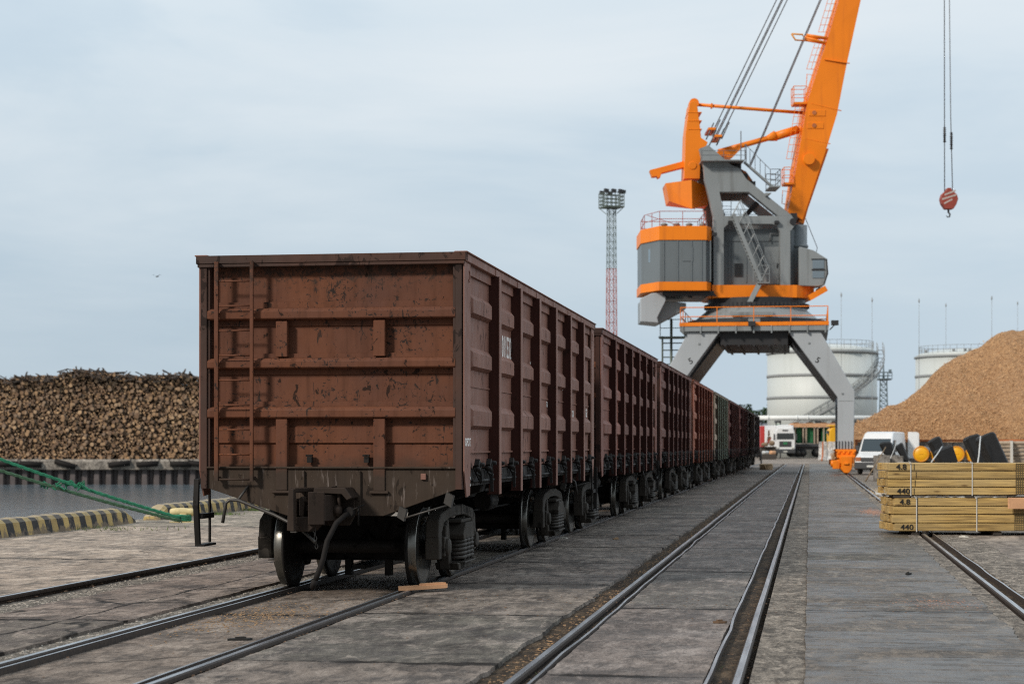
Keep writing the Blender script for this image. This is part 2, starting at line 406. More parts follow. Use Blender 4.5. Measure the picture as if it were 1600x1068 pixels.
def log_mats():
    t = NT('log_end')
    gi = t.n('NewGeometry'); oi = t.n('ObjectInfo')
    r = t.math('FRACT', t.math('ADD', gi.outputs['Random Per Island'], t.math('MULTIPLY', oi.outputs['Random'], 7.3)))
    cr = t.n('ValToRGB', i_Fac=r)
    e = cr.color_ramp.elements
    e[0].position = 0; e[0].color = (0.20, 0.125, 0.078, 1)
    e[1].position = 1; e[1].color = (0.62, 0.40, 0.22, 1)
    for p, c in ((0.3, (0.20, 0.115, 0.062)), (0.55, (0.46, 0.28, 0.145)), (0.8, (0.27, 0.185, 0.125))):
        k = e.new(p); k.color = (*c, 1)
    n = t.noise(t.coord(False), 9, 3)
    c = t.mix(t.ramp(n, 0.4, 0.7, 0, 0.4), cr.outputs[0], (0.12, 0.075, 0.05))
    MT['log_end'] = t.fin(c, 0.9)
    t = NT('log_bark')
    gi = t.n('NewGeometry')
    c = t.mix(gi.outputs['Random Per Island'], (0.060, 0.043, 0.033), (0.16, 0.118, 0.090))
    MT['log_bark'] = t.fin(c, 0.95)
    t = NT('chips')
    gi = t.n('NewGeometry')
    v = t.coord(False)
    cr = t.n('ValToRGB', i_Fac=gi.outputs['Random Per Island'])
    e = cr.color_ramp.elements
    e[0].color = (0.27, 0.145, 0.068, 1); e[1].color = (0.66, 0.43, 0.225, 1)
    k = e.new(0.5); k.color = (0.55, 0.32, 0.16, 1)
    MT['chips'] = t.fin(cr.outputs[0], 0.95)
    t = NT('chip_mass')
    v = t.coord(False)
    a = t.noise(v, 0.16, 5, 0.6); b = t.noise(v, 3.2, 6, 0.75); d = t.noise(v, 9, 3, 0.7)
    c = t.mix(t.ramp(a, 0.35, 0.65), (0.54, 0.305, 0.140), (0.43, 0.25, 0.125))
    c = t.mix(t.ramp(b, 0.38, 0.66), c, (0.25, 0.135, 0.066))
    c = t.mix(t.ramp(d, 0.58, 0.70, 0, 0.8), c, (0.76, 0.52, 0.30))
    MT['chip_mass'] = t.fin(c, 0.95, 0, t.bump(b, 0.9, 0.25))
log_mats()


def water_mat():
    t = NT('harbour_water')
    v = t.coord(False)
    n1 = t.noise(t.scaled(v, (1, 1, 1)), 1.3, 5, 0.6)
    n2 = t.noise(v, 0.25, 3, 0.5)
    h = t.math('ADD', n1, n2)
    MT['harbour_water'] = t.fin((0.13, 0.16, 0.18), 0.13, 0, t.bump(h, 0.15, 0.3), 0.6)
water_mat()


# ------------------------------------------------------------------ mesh builder
class MB:
    def __init__(s, mx=None):
        s.v = []; s.f = []; s.mi = []; s.mx = mx or Matrix.Identity(4); s.cur = 0

    def mat(s, i):
        s.cur = i
        return s

    def add(s, vs, fs, smooth=False):
        o = len(s.v)
        s.v += [tuple(s.mx @ Vector(p)) for p in vs]
        for f in fs:
            s.f.append(tuple(o + i for i in f)); s.mi.append((s.cur, smooth))
        return s

    def box(s, x0, x1, y0, y1, z0, z1):
        x0, x1 = min(x0, x1), max(x0, x1); y0, y1 = min(y0, y1), max(y0, y1); z0, z1 = min(z0, z1), max(z0, z1)
        return s.add([(x0, y0, z0), (x1, y0, z0), (x1, y1, z0), (x0, y1, z0), (x0, y0, z1), (x1, y0, z1), (x1, y1, z1), (x0, y1, z1)],
                     [(0, 3, 2, 1), (4, 5, 6, 7), (0, 1, 5, 4), (1, 2, 6, 5), (2, 3, 7, 6), (3, 0, 4, 7)])

    def prism(s, pts, a0, a1, axis='y'):
        """polygon (2-D) pushed along an axis: axis y -> pts are (x,z); x -> (y,z); z -> (x,y)"""
        if axis == 'y': mk = lambda p, a: (p[0], a, p[1])
        elif axis == 'x': mk = lambda p, a: (a, p[0], p[1])
        else: mk = lambda p, a: (p[0], p[1], a)
        n = len(pts)
        vs = [mk(p, a0) for p in pts] + [mk(p, a1) for p in pts]
        fs = [tuple(range(n))[::-1], tuple(range(n, 2 * n))] + [(i, (i + 1) % n, n + (i + 1) % n, n + i) for i in range(n)]
        return s.add(vs, fs)

    def tube(s, pts, r, seg=8, cap=True, r2=None):
        pts = [Vector(p) for p in pts]
        rings = []; n = len(pts); up = None
        for i, p in enumerate(pts):
            d = (pts[min(i + 1, n - 1)] - pts[max(i - 1, 0)])
            if d.length < 1e-9: d = Vector((0, 0, 1))
            d.normalize()
            if up is None:
                up = Vector((0, 0, 1)) if abs(d.z) < 0.9 else Vector((1, 0, 0))
            a = d.cross(up)
            if a.length < 1e-4: a = d.cross(Vector((0.3, 1, 0.2)))
            a.normalize(); b = a.cross(d).normalized(); up = b
            rr = r if r2 is None else r + (r2 - r) * i / max(1, n - 1)
            rings.append([p + a * rr * math.cos(2 * math.pi * k / seg) + b * rr * math.sin(2 * math.pi * k / seg) for k in range(seg)])
        vs = [q for ring in rings for q in ring]; fs = []
        for i in range(n - 1):
            for k in range(seg):
                k2 = (k + 1) % seg
                fs.append((i * seg + k, i * seg + k2, (i + 1) * seg + k2, (i + 1) * seg + k))
        s.add(vs, fs, smooth=seg > 5)
        if cap:
            s.add(rings[0], [tuple(range(seg))[::-1]]); s.add(rings[-1], [tuple(range(seg))])
        return s

    def bar(s, a, b, w, h=None, up=(0, 0, 1)):
        """box-section bar from a to b"""
        h = h or w
        a = Vector(a); b = Vector(b); d = (b - a).normalized(); u = Vector(up)
        if abs(d.dot(u)) > 0.95: u = Vector((1, 0, 0))
        x = d.cross(u).normalized(); z = x.cross(d).normalized()
        q = [(-1, -1), (1, -1), (1, 1), (-1, 1)]
        vs = [p + x * i * w / 2 + z * j * h / 2 for p in (a, b) for i, j in q]
        return s.add(vs, [(0, 3, 2, 1), (4, 5, 6, 7), (0, 1, 5, 4), (1, 2, 6, 5), (2, 3, 7, 6), (3, 0, 4, 7)])

    def lathe(s, prof, seg=32, axis='x', c=(0, 0, 0), smooth=True):
        """prof = list of (radius, along)"""
        vs = []
        for r, a in prof:
            for k in range(seg):
                t = 2 * math.pi * k / seg
                if axis == 'x': vs.append((c[0] + a, c[1] + r * math.cos(t), c[2] + r * math.sin(t)))
                elif axis == 'y': vs.append((c[0] + r * math.cos(t), c[1] + a, c[2] + r * math.sin(t)))
                else: vs.append((c[0] + r * math.cos(t), c[1] + r * math.sin(t), c[2] + a))
        fs = []
        for i in range(len(prof) - 1):
            for k in range(seg):
                k2 = (k + 1) % seg
                fs.append((i * seg + k, i * seg + k2, (i + 1) * seg + k2, (i + 1) * seg + k))
        s.add(vs, fs, smooth)
        n = len(prof)
        s.add(vs[:seg], [tuple(range(seg))[::-1]]); s.add(vs[-seg:], [tuple(range(seg))])
        return s

    def build(s, name, mats, parent=None, bevel=0.0, loc=None):
        me = bpy.data.meshes.new(name)
        me.from_pydata(s.v, [], s.f)
        if not isinstance(mats, (list, tuple)): mats = [mats]
        for m in mats: me.materials.append(MT[m] if isinstance(m, str) else m)
        for p, (i, sm) in zip(me.polygons, s.mi):
            p.material_index = i; p.use_smooth = sm
        bm = bmesh.new(); bm.from_mesh(me)
        bmesh.ops.remove_doubles(bm, verts=bm.verts, dist=1e-5)
        bmesh.ops.recalc_face_normals(bm, faces=bm.faces)
        if bevel:
            es = [e for e in bm.edges if len(e.link_faces) == 2 and e.calc_face_angle(0) > 0.5]
            bmesh.ops.bevel(bm, geom=es, offset=bevel, segments=1, affect='EDGES', clamp_overlap=True)
        bm.to_mesh(me); bm.free()
        o = bpy.data.objects.new(name, me); COL.objects.link(o)
        if parent is not None: o.parent = parent
        if loc is not None: o.location = loc
        return o


def tag(o, label=None, cat=None, group=None, kind=None):
    if label: o['label'] = label
    if cat: o['category'] = cat
    if group: o['group'] = group
    if kind: o['kind'] = kind
    return o


def root(name, loc, label, cat, rz=0.0, group=None):
    o = bpy.data.objects.new(name, None); COL.objects.link(o)
    o.location = loc; o.rotation_euler = (0, 0, rz); o.empty_display_size = 0.2
    return tag(o, label, cat, group)


def copy_tree(o, parent=None):
    c = o.copy(); COL.objects.link(c)
    if parent is not None: c.parent = parent
    for ch in list(o.children): copy_tree(ch, c)
    return c


def text_mesh(body, size, depth=0.002, squeeze=1.0):
    cu = bpy.data.curves.new('lettering', 'FONT'); cu.body = body; cu.size = size; cu.extrude = depth
    cu.align_x = 'CENTER'; cu.align_y = 'CENTER'; cu.resolution_u = 4; cu.offset = 0.012 * size
    o = bpy.data.objects.new('lettering', cu); COL.objects.link(o)
    bpy.context.view_layer.update()
    me = bpy.data.meshes.new_from_object(o.evaluated_get(bpy.context.evaluated_depsgraph_get()))
    bpy.data.objects.remove(o)
    for v in me.vertices: v.co.x *= squeeze
    return me


def lettering(body, size, mat, parent, mx, squeeze=1.0):
    me = text_mesh(body, size, 0.002, squeeze)
    me.transform(mx); me.materials.clear(); me.materials.append(MT[mat])
    o = bpy.data.objects.new('lettering', me); COL.objects.link(o); o.parent = parent
    return o


# ------------------------------------------------------------------ world and light
def make_world():
    w = bpy.data.worlds.new('World'); sc.world = w; w.use_nodes = True
    t = NT.__new__(NT); t.t = w.node_tree
    bg = t.t.nodes['Background']
    sky = t.n('TexSky', sky_type='NISHITA', sun_disc=False, sun_elevation=R_(33), sun_rotation=R_(180 + 40), air_density=1.3, dust_density=2.0, ozone_density=2.0)
    tc = t.n('TexCoord').outputs['Generated']
    z = t.n('SeparateXYZ', i_0=tc).outputs[2]
    # stretched cloud noise on a flat cloud layer
    v = t.scaled(tc, (2.2, 2.2, 7.5))
    n1 = t.noise(v, 1.05, 7, 0.56, 0.5)
    n2 = t.noise(t.scaled(tc, (1, 1, 5)), 2.9, 5, 0.55, 0.3)
    f = t.math('ADD', t.math('MULTIPLY', n1, 0.75), t.math('MULTIPLY', n2, 0.25))
    # broad veil: bluish towards the horizon, whiter above
    lo = t.mix(t.ramp(z, 0.0, 0.09), (4.9, 6.0, 6.9), (4.15, 5.45, 6.6))
    veil = t.mix(t.ramp(z, 0.07, 0.25), lo, (7.3, 8.35, 9.1))
    sp = t.n('SeparateXYZ', i_0=tc)
    xx, yy = sp.outputs[0], sp.outputs[1]
    veil = t.mix(t.ramp(xx, -0.36, 0.10, 0.0, 0.62), veil, (6.7, 7.7, 8.5))
    veil = t.mix(t.math('MULTIPLY', t.ramp(f, 0.44, 0.64, 0, 0.7), t.ramp(z, 0.02, 0.16, 0.25, 1.0)), veil, (8.5, 9.0, 9.35))
    veil = t.mix(t.ramp(f, 0.5, 0.36, 0, 0.4), veil, (4.9, 6.2, 7.5))
    # unseen sky shaped to steer the light: brightened right, dimmed behind the viewer
    veil = t.mix(1.0, veil, t.math('ADD', 1.0, t.math('MULTIPLY', t.ramp(xx, 0.1, 0.7, 0, 1.5), t.ramp(z, 0.15, 0.6))), 'MULTIPLY')
    veil = t.mix(1.0, veil, t.ramp(yy, 0.1, -0.6, 1.0, 0.45), 'MULTIPLY')
    c = t.mix(0.93, sky.outputs[0], veil)
    t.set(bg.inputs[0], c)
    bg.inputs[1].default_value = 0.1
    s = bpy.data.lights.new('sun', 'SUN'); s.energy = 3.0; s.angle = R_(8); s.color = (1.0, 0.93, 0.84)
    o = bpy.data.objects.new('sun', s); COL.objects.link(o)
    el, az = R_(33), R_(40)
    d = Vector((math.sin(az) * math.cos(el), math.cos(az) * math.cos(el), -math.sin(el)))   # travel direction
    o.rotation_euler = d.to_track_quat('-Z', 'Y').to_euler()
    o.location = (-30, -30, 40)
make_world()
sc.view_settings.view_transform = 'Standard'
sc.view_settings.look = 'None'
sc.view_settings.exposure = 0.0
sc.view_settings.gamma = 1.0
sc.cycles.use_denoising = False
sc.cycles.filter_width = 1.15

# ------------------------------------------------------------------ ground
QX = -15.75      # quay edge
CX = -5.42       # centre of the wagon track
WL = -3.2        # water level
FARZ = 232.0     # far quay, metres along the view axis


def ragged(x, seed, amp, y):
    return x + amp * (.8 * noise.noise(Vector((seed, y * 0.8, 0))) + 0.45 * noise.noise(Vector((seed, y * 3.7, 2))) + .3 * noise.noise(Vector((seed, y * 11, 4))))


def strip(name, x0, x1, z, mat, y0=-2.0, y1=176.0, amp0=0.0, amp1=0.0, thick=0.10, seed=1.0):
    ys = []; y = y0
    while y < y1:
        ys.append(y); y += 0.12 if y < 34 else (0.5 if y < 70 else 4.0)
    ys.append(y1)
    b = MB(); vs = []
    for y in ys:
        a, c = ragged(x0, seed, amp0, y), ragged(x1, seed + 9, amp1, y)
        vs += [(a, y, z - thick), (a + 0.012, y, z), (c - 0.012, y, z), (c, y, z - thick)]
    fs = []
    for i in range(len(ys) - 1):
        for k in range(3):
            fs.append((4 * i + k, 4 * i + k + 1, 4 * i + 5 + k, 4 * i + 4 + k))
    b.add(vs, fs)
    return tag(b.build(name, mat), kind='structure')


# one base sheet: dirt under the paving, out to the horizon; the dock basin is left open
b = MB()
far_line = lambda x: None
pA, pB = G(-900, FARZ), G(800, FARZ)           # far quay line runs parallel to the picture
qy = pA.y + (QX - pA.x) * (pB.y - pA.y) / (pB.x - pA.x)
b.add([(QX, -60, -.13), (1500, -60, -.13), (1500, 4000, -.13), (QX, 4000, -.13)], [(0, 1, 2, 3)])
tag(b.build('ground', 'dirt_bed'), kind='structure')
b = MB()
dv = Vector((CT, ST)); fv = Vector((-ST, CT))
e0 = Vector((QX, qy)); e1 = e0 - dv * 900
e2 = e1 + fv * 3800; e3 = Vector((QX, 4000.0))
b.add([(e0.x, e0.y, -.13), (e1.x, e1.y, -.13), (e2.x, e2.y, -.13), (e3.x, e3.y, -.13)], [(3, 2, 1, 0)])
tag(b.build('far_bank_ground', 'far_yard'), kind='structure')
b = MB()
b.add([(-1000, -60, WL), (QX + .5, -60, WL), (QX + .5, qy + 2, WL), (e1.x - 60, e1.y + 40, WL)], [(0, 1, 2, 3)])
tag(b.build('water', 'harbour_water'), kind='structure')
b = MB(); b.box(QX - .02, QX + .6, -60, qy, WL - 2, -.135)
tag(b.build('quay_wall', 'quay_concrete'), 'near concrete quay wall dropping into the water behind the striped kerbs', 'quay wall')

strip('quay_apron', QX + .02, -9.10, -.065, 'apron', y1=185, amp1=.05, seed=2)
strip('gravel_strip', -9.05, -8.2, -.085, 'gravel_bed', y1=185, thick=.04, seed=3)
strip('paving_left', -8.32, -6.72, -.055, 'slab_left', y1=185, amp0=.10, amp1=.045, seed=4)
strip('gravel_strip', -6.74, -6.27, -.085, 'gravel_bed', y1=185, thick=.04, seed=5)
strip('paving_between_rails', -6.08, -4.76, -.060, 'slab_train', y1=185, amp0=.03, amp1=.03, seed=6)
strip('paving_middle', -4.53, -2.42, -.022, 'slab_middle', y1=176, amp0=.03, amp1=.075, seed=7)
strip('dirt_fill', -2.56, -2.16, -.058, 'dirt_bed', y1=172, thick=.03, seed=21)
strip('dirt_fill', -2.10, -1.95, -.062, 'dirt_bed', y1=172, thick=.03, seed=22)
strip('dirt_fill', -.77, -.555, -.055, 'dirt_bed', y1=172, thick=.03, seed=23)
strip('dirt_fill', -4.60, -4.50, -.050, 'dirt_bed', y1=176, thick=.03, seed=24)
strip('dirt_fill', 2.18, 2.44, -.070, 'dirt_bed', y1=150, thick=.03, seed=25)
strip('paving_track', -1.965, -.752, -.020, 'slab_track', y1=172, amp0=.025, amp1=.015, seed=8)
strip('rough_strip', -.45, .02, -.040, 'rough_edge', y1=172, amp1=.05, thick=.06, seed=9)
strip('roadway', -.05, 1.86, -.020, 'roadway', y1=185, amp0=.02, amp1=.08, seed=10)
strip('rough_strip', 1.78, 2.08, -.030, 'rough_edge', y1=150, amp0=.05, thick=.06, seed=11)
strip('rough_strip', 2.40, 3.05, -.028, 'rough_edge', y1=150, amp0=.03, amp1=.09, thick=.06, seed=12)
strip('paving_right', 2.95, 60, -.040, 'far_yard', y1=185, seed=13)
b = MB(); b.box(QX + .3, 400, 172.5, 420, -.12, -.012)
tag(b.build('cross_road', 'far_yard'), kind='structure')


# ------------------------------------------------------------------ rails
def rail(x, label, y0=-1.0, y1=172.0, h=0.0):
    b = MB()
    prof = [(-.036, 0 - .012), (-.024, 0), (.024, 0), (.036, -.012), (.036, -.042), (.010, -.055), (.010, -.125), (-.010, -.125), (-.010, -.055), (-.036, -.042)]
    ys = [y0 + (y1 - y0) * k / 60 for k in range(61)]
    vs = []; n = len(prof)
    for y in ys:
        dx = .006 * noise.noise(Vector((x, y * .25, 0))); dz = .004 * noise.noise(Vector((x, y * .3, 5)))
        vs += [(px + dx, y, pz + dz + h) for px, pz in prof]
    fs = [(i * n + k, i * n + (k + 1) % n, (i + 1) * n + (k + 1) % n, (i + 1) * n + k) for i in range(60) for k in range(n)]
    b.add(vs, fs)
    o = b.build('rail', 'rail_steel', loc=(x, 0, 0))
    return tag(o, label, 'rail', 'rails set in the quay paving')


GA = .796
rail(-8.94, 'polished crane rail in the pale gravel strip by the water side', y1=185)
rail(CX - GA, 'left rail under the freight wagons, standing proud of the paving', y1=185)
rail(CX + GA, 'right rail under the freight wagons, with the broken plank on it', y1=185)
rail(-2.13, 'empty track rail beside the ragged edge of the middle slabs')
rail(-.52, 'empty track rail beside the rough strip of the dark roadway')
rail(2.15, 'crane rail running under the bundled timber to the orange bogie', y1=150)


def check_rail(x, label, y1=170, wob=.012):
    b = MB(); vs = []; ys = [-1 + (y1 + 1) * k / 160 for k in range(161)]
    for y in ys:
        d = wob * noise.noise(Vector((x * 3, y * .5, 1))) * 2
        vs += [(-.012 + d, y, -.11), (-.012 + d, y, -.004), (.012 + d, y, -.004), (.012 + d, y, -.11)]
    b.add(vs, [(4 * i + k, 4 * i + k + 1, 4 * i + 5 + k, 4 * i + 4 + k) for i in range(160) for k in range(3)])
    tag(b.build('check_rail', 'rail_steel', loc=(x, 0, 0)), label, 'check rail', 'steel edge bars along the rail grooves')
check_rail(-1.985, 'bent steel edge bar inside the ragged-edged empty track rail', wob=.02)
check_rail(-.735, 'steel edge bar at the slab edge inside the roadway-side rail')
check_rail(CX + GA - .115, 'flat bar inside the right wagon rail', wob=.008)
check_rail(CX - GA + .12, 'flat bar inside the left wagon rail', wob=.008)
check_rail(2.34, 'steel edge bar beside the crane rail under the timber', y1=150)


# ------------------------------------------------------------------ loose stuff on the ground
def scatter(name, mat, n, fx, size, z, kind='stuff', flat=.35, seed=1):
    rnd = random.Random(seed); b = MB()
    for _ in range(n):
        x, y = fx(rnd); s = size * (.45 + rnd.random()) ; a = rnd.random() * 6.28
        l, w, h = s, s * (.35 + .5 * rnd.random()), s * flat * (.5 + rnd.random())
        ca, sa = math.cos(a), math.sin(a); tz = z + (rnd.random() - .5) * .006
        P = lambda u, v, k: (x + u * ca - v * sa, y + u * sa + v * ca, tz + k)
        b.add([P(-l, -w * .6, 0), P(l * .8, -w, 0), P(l, w * .7, 0), P(-l * .7, w, 0), P(-l * .5, -w * .3, h), P(l * .5, -w * .4, h * .8), P(l * .4, w * .4, h), P(-l * .4, w * .4, h * .7)],
              [(4, 5, 6, 7), (0, 1, 5, 4), (1, 2, 6, 5), (2, 3, 7, 6), (3, 0, 4, 7)])
    return tag(b.build(name, mat), kind=kind)


def ydist(r, a=9.0, c=70.0, p=1.7):
    return a + (c - a) * r.random() ** p
scatter('gravel', 'gravel_stone', 5200, lambda r: (r.choice((r.uniform(-8.86, -8.28), r.uniform(-8.8, -8.3), r.gauss(-9.1, .06))), ydist(r, 14, 60, 1.3)), .020, -.085, seed=2)
scatter('gravel', 'gravel_stone', 2600, lambda r: (r.uniform(-6.72, -6.29), ydist(r, 12, 50, 1.3)), .018, -.085, seed=3)
scatter('gravel', 'gravel_stone', 1500, lambda r: (r.uniform(2.4, 2.9), ydist(r, 18, 60)), .014, -.03, seed=4)
scatter('wood_chip_litter', 'chip_tan', 950, lambda r: (r.gauss(-5.55, .28), r.gauss(18.2, .85)), .011, -.058, seed=5)
scatter('wood_chip_litter', 'chip_tan', 1200, lambda r: (r.gauss(-2.27, .055), ydist(r, 9, 60)), .013, -.058, seed=6)
scatter('wood_chip_litter', 'chip_brown', 1500, lambda r: (r.choice((r.gauss(-2.04, .02), r.gauss(-.64, .03), r.gauss(-2.32, .06))), ydist(r, 9, 60)), .013, -.058, seed=7)
scatter('wood_chip_litter', 'chip_brown', 1300, lambda r: (r.gauss(-4.48, .10), ydist(r, 11, 50)), .011, -.03, seed=8)
scatter('wood_chip_litter', 'chip_brown', 900, lambda r: (r.uniform(-6.0, 2.0), r.gauss(20.3, .9) if r.random() < .5 else ydist(r, 10, 60)), .011, -.022, seed=9)
scatter('wood_chip_litter', 'chip_brown', 700, lambda r: (r.gauss(-9.0, .10), r.uniform(16, 50)), .018, -.065, seed=10)
for k, (px, py, s, mt, lab) in enumerate(((881, 841, .075, 'paper_white', 'small pale paper scrap on the slabs beside the wagons'), (962, 842, .095, 'chip_tan', 'tan wood splinter on the slabs right of the second bogie'),
                                     (1122, 730, .22, 'chip_tan', 'tan bark piece far along the slabs near the empty track'), (1125, 973, .07, 'chip_brown', 'rust brown twig on the slab between the empty rails'),
                                     (1420, 897, .09, 'stencil_black', 'black bent scrap on the dark roadway below the timber'), (1506, 839, .10, 'paper_white', 'pale wood sliver in front of the timber bundles'),
                                     (375, 1000, .11, 'stencil_black', 'dark stick lying against the left wagon rail'))):
    z = F * (CH + .02) / (py - YH); p = G(px, z, -.018)
    b = MB(); b.prism([(-s, -.2 * s), (.6 * s, -.35 * s), (s, .1 * s), (.2 * s, .3 * s), (-.7 * s, .25 * s)], 0, .02, 'z')
    b.prism([(-.4 * s, -.1 * s), (.5 * s, -.2 * s), (.3 * s, .15 * s)], .02, .034, 'z')
    o = b.build('scrap', mt, loc=p); o.rotation_euler = (0, 0, k * 1.1); tag(o, lab, 'scrap')

scatter('sand_patch', 'sand_grain', 2600, lambda r: (r.gauss(2.75, .28), r.gauss(62, 5.5)), .05, -.026, flat=.12, seed=31)
scatter('rust_dust', 'brick_dust', 700, lambda r: (r.gauss(1.62, .16), r.gauss(48.5, 1.0)), .03, -.019, flat=.10, seed=32)
scatter('rust_dust', 'brick_dust', 420, lambda r: (r.gauss(1.40, .22), r.gauss(20.6, .35)), .010, -.019, flat=.15, seed=33)
# broken plank on the wagon rail
b = MB()
b.prism([(-.30, -.055), (-.05, -.06), (.28, -.03), (.30, .02), (.05, .045), (-.12, .03), (-.29, .035)], 0, .045, 'z')
b.prism([(-.05, -.03), (.27, -.02), (.22, .03), (-.02, .03)], .045, .065, 'z')
p = G(661, 21.72, .012)
o = b.build('broken_plank', 'plank_orange', loc=p); o.rotation_euler = (R_(3), R_(-2), R_(24)); tag(o, 'broken light plank lying across the rail at the front wheel', 'plank')

# ------------------------------------------------------------------ kerbs, bollard, mooring ropes
def kerb(y0, y1, label, bends=False):
    b = MB(); n = 40; vs = []
    L = y1 - y0
    for k in range(n + 1):
        t = k / n; y = y0 + L * t
        e = min(1.0, (1 - t) * L / .55, (t * L / .55 if bends else 1.0) + .0)
        e = max(.25, e)
        j = .025 * noise.noise(Vector((y * 1.4, 3, 1)))
        hx = .20
        vs += [(-hx + j, y, -.02), (-hx + j + .02, y, .30 * e), (-.05, y, .36 * e + j), (.10, y, .34 * e + j * .6), (hx - .03 + j, y, .27 * e), (hx + j, y, -.02)]
    m = 6
    b.add(vs, [(i * m + k, i * m + k + 1, (i + 1) * m + k + 1, (i + 1) * m + k) for i in range(n) for k in range(m - 1)] + [tuple(range(m))[::-1], tuple(range(n * m, n * m + m))])
    o = b.build('edge_kerb', 'hazard_stripes', loc=(-15.28, 0, -.065))
    tag(o, label, 'kerb', 'striped kerbs on the quay edge')
kerb(22, 40.2, 'black and yellow striped kerb left of the bollard gap')
kerb(41.7, 66, 'black and yellow striped kerb behind the hanging wagon steps', True)
bo = root('bollard', (-14.15, 40.7, -.065), 'squat yellow mooring bollard holding the green ropes', 'bollard', TH + .15)
b = MB(); b.lathe([(.18, 0), (.18, .03), (.12, .06), (.11, .14), (.12, .20)], 20, 'z'); b.build('post', 'bollard_yellow', bo)
b = MB(); b.lathe([(.04, -.30), (.08, -.28), (.10, -.16), (.10, 0), (.085, .14), (.09, .20), (.05, .26)], 16, 'x', (0, 0, .23)); b.build('head', 'bollard_yellow', bo)
b = MB(); b.box(-.3, .3, -.26, .26, 0, .02); b.build('base', 'bollard_yellow', bo, .006)


def rope(name, pts, r, mat, label, knots):
    b = MB(); P3 = []
    A, B = [Vector(p) for p in pts]; n = 90
    for k in range(n + 1):
        t = k / n; p = A.lerp(B, t); p.z -= .30 * 4 * t * (1 - t) * .5
        P3.append(p)
    for s in range(3):
        q = []
        for k, p in enumerate(P3):
            a = k * 1.15 + s * 2.094
            q.append(p + Vector((math.cos(a) * .3, 0, math.sin(a))) * r * .55)
        b.tube(q, r * .62, 6)
    o = b.build(name, mat); tag(o, label, 'rope', 'mooring ropes')
    for t in knots:
        m = MB(); c = P3[int(t * n)]
        rr = random.Random(int(t * 100))
        for s in range(9):
            a = c + Vector((rr.uniform(-.2, .2), 0, rr.uniform(-.03, .03)))
            m.tube([a, a + Vector((rr.uniform(-.12, .12), .0, rr.uniform(.03, .10))), a + Vector((rr.uniform(-.2, .2), .02, rr.uniform(-.12, .03)))], r * .5, 5)
        m.build('knot', 'rope_green', o)
p0 = Vector((-14.30, 40.62, .02))
rope('mooring_rope', (W(-260, 612, 41), p0 + Vector((.15, -.12, .02))), .038, 'rope_green', 'upper bright green mooring rope slanting up to the left edge', (.70,))
rope('mooring_rope', (W(-260, 642, 40.5), p0 + Vector((.2, -.16, -.05))), .038, 'rope_dull', 'lower dull green mooring rope with a frayed knot', (.62,))
b = MB()
for k in range(3):
    q = [Vector((-14.15 + .17 * math.cos(a), 40.7 + .17 * math.sin(a), -.01 + .045 * k + .01 * math.sin(3 * a))) for a in [i * 6.2832 / 24 for i in range(25)]]
    b.tube(q, .034, 6, False)
tag(b.build('rope_coil', 'rope_green'), 'green rope turns wrapped round the yellow bollard', 'rope')


def tuft(px, py, n, sp, label_, seed):
    z = F * (CH + .06) / (py - YH); c = G(px, z, -.06); r = random.Random(seed); b = MB()
    for _ in range(n):
        x, y = c.x + r.gauss(0, sp), c.y + r.gauss(0, sp * .5); h = r.uniform(.03, .09) * (1 if sp > .1 else .45); a = r.random() * 6.28
        dx, dy = math.cos(a) * (.012 if sp > .1 else .004), math.sin(a) * (.012 if sp > .1 else .004); lx, ly = r.gauss(0, .04), r.gauss(0, .04)
        b.add([(x - dx, y - dy, -.07), (x + dx, y + dy, -.07), (x + lx, y + ly, -.06 + h)], [(0, 1, 2)])
    tag(b.build('grass', 'grass_blade'), kind='stuff')
tuft(318, 803, 420, .45, '', 1); tuft(395, 797, 200, .3, '', 2); tuft(1098, 893, 26, .05, '', 3); tuft(947, 968, 26, .06, '', 4); tuft(1104, 1046, 20, .04, '', 5); tuft(150, 826, 120, .8, '', 8); tuft(850, 1056, 20, .05, '', 9)


# ------------------------------------------------------------------ freight wagon
HW, WL_ = 1.50, 12.78            # half width at the panel, body length
POSTS = [6.39 + 1.735 * k for k in (-2.5, -1.5, -.5, .5, 1.5, 2.5)]
BAYS = [(.34, POSTS[0])] + list(zip(POSTS[:-1], POSTS[1:])) + [(POSTS[-1], WL_ - .34)]
PITCH = 13.92


def wheel_mesh(b, x, s):
    """wheel with tread and flange, s = side (+1 right)"""
    i = x - s * .065; o = x + s * .065
    b.mat(0).lathe([(.10, i), (.40, i + s * .012), (.505, i), (.507, i + s * .022), (.482, i + s * .036)], 40, 'x', (0, 0, .4785))
    b.mat(1).lathe([(.482, i + s * .036), (.4785, i + s * .055), (.476, o - s * .008), (.470, o)], 40, 'x', (0, 0, .4785))
    b.mat(0).lathe([(.470, o), (.425, o), (.40, o - s * .03), (.16, o - s * .05), (.15, o + s * .02), (.05, o + s * .02)], 40, 'x', (0, 0, .4785))


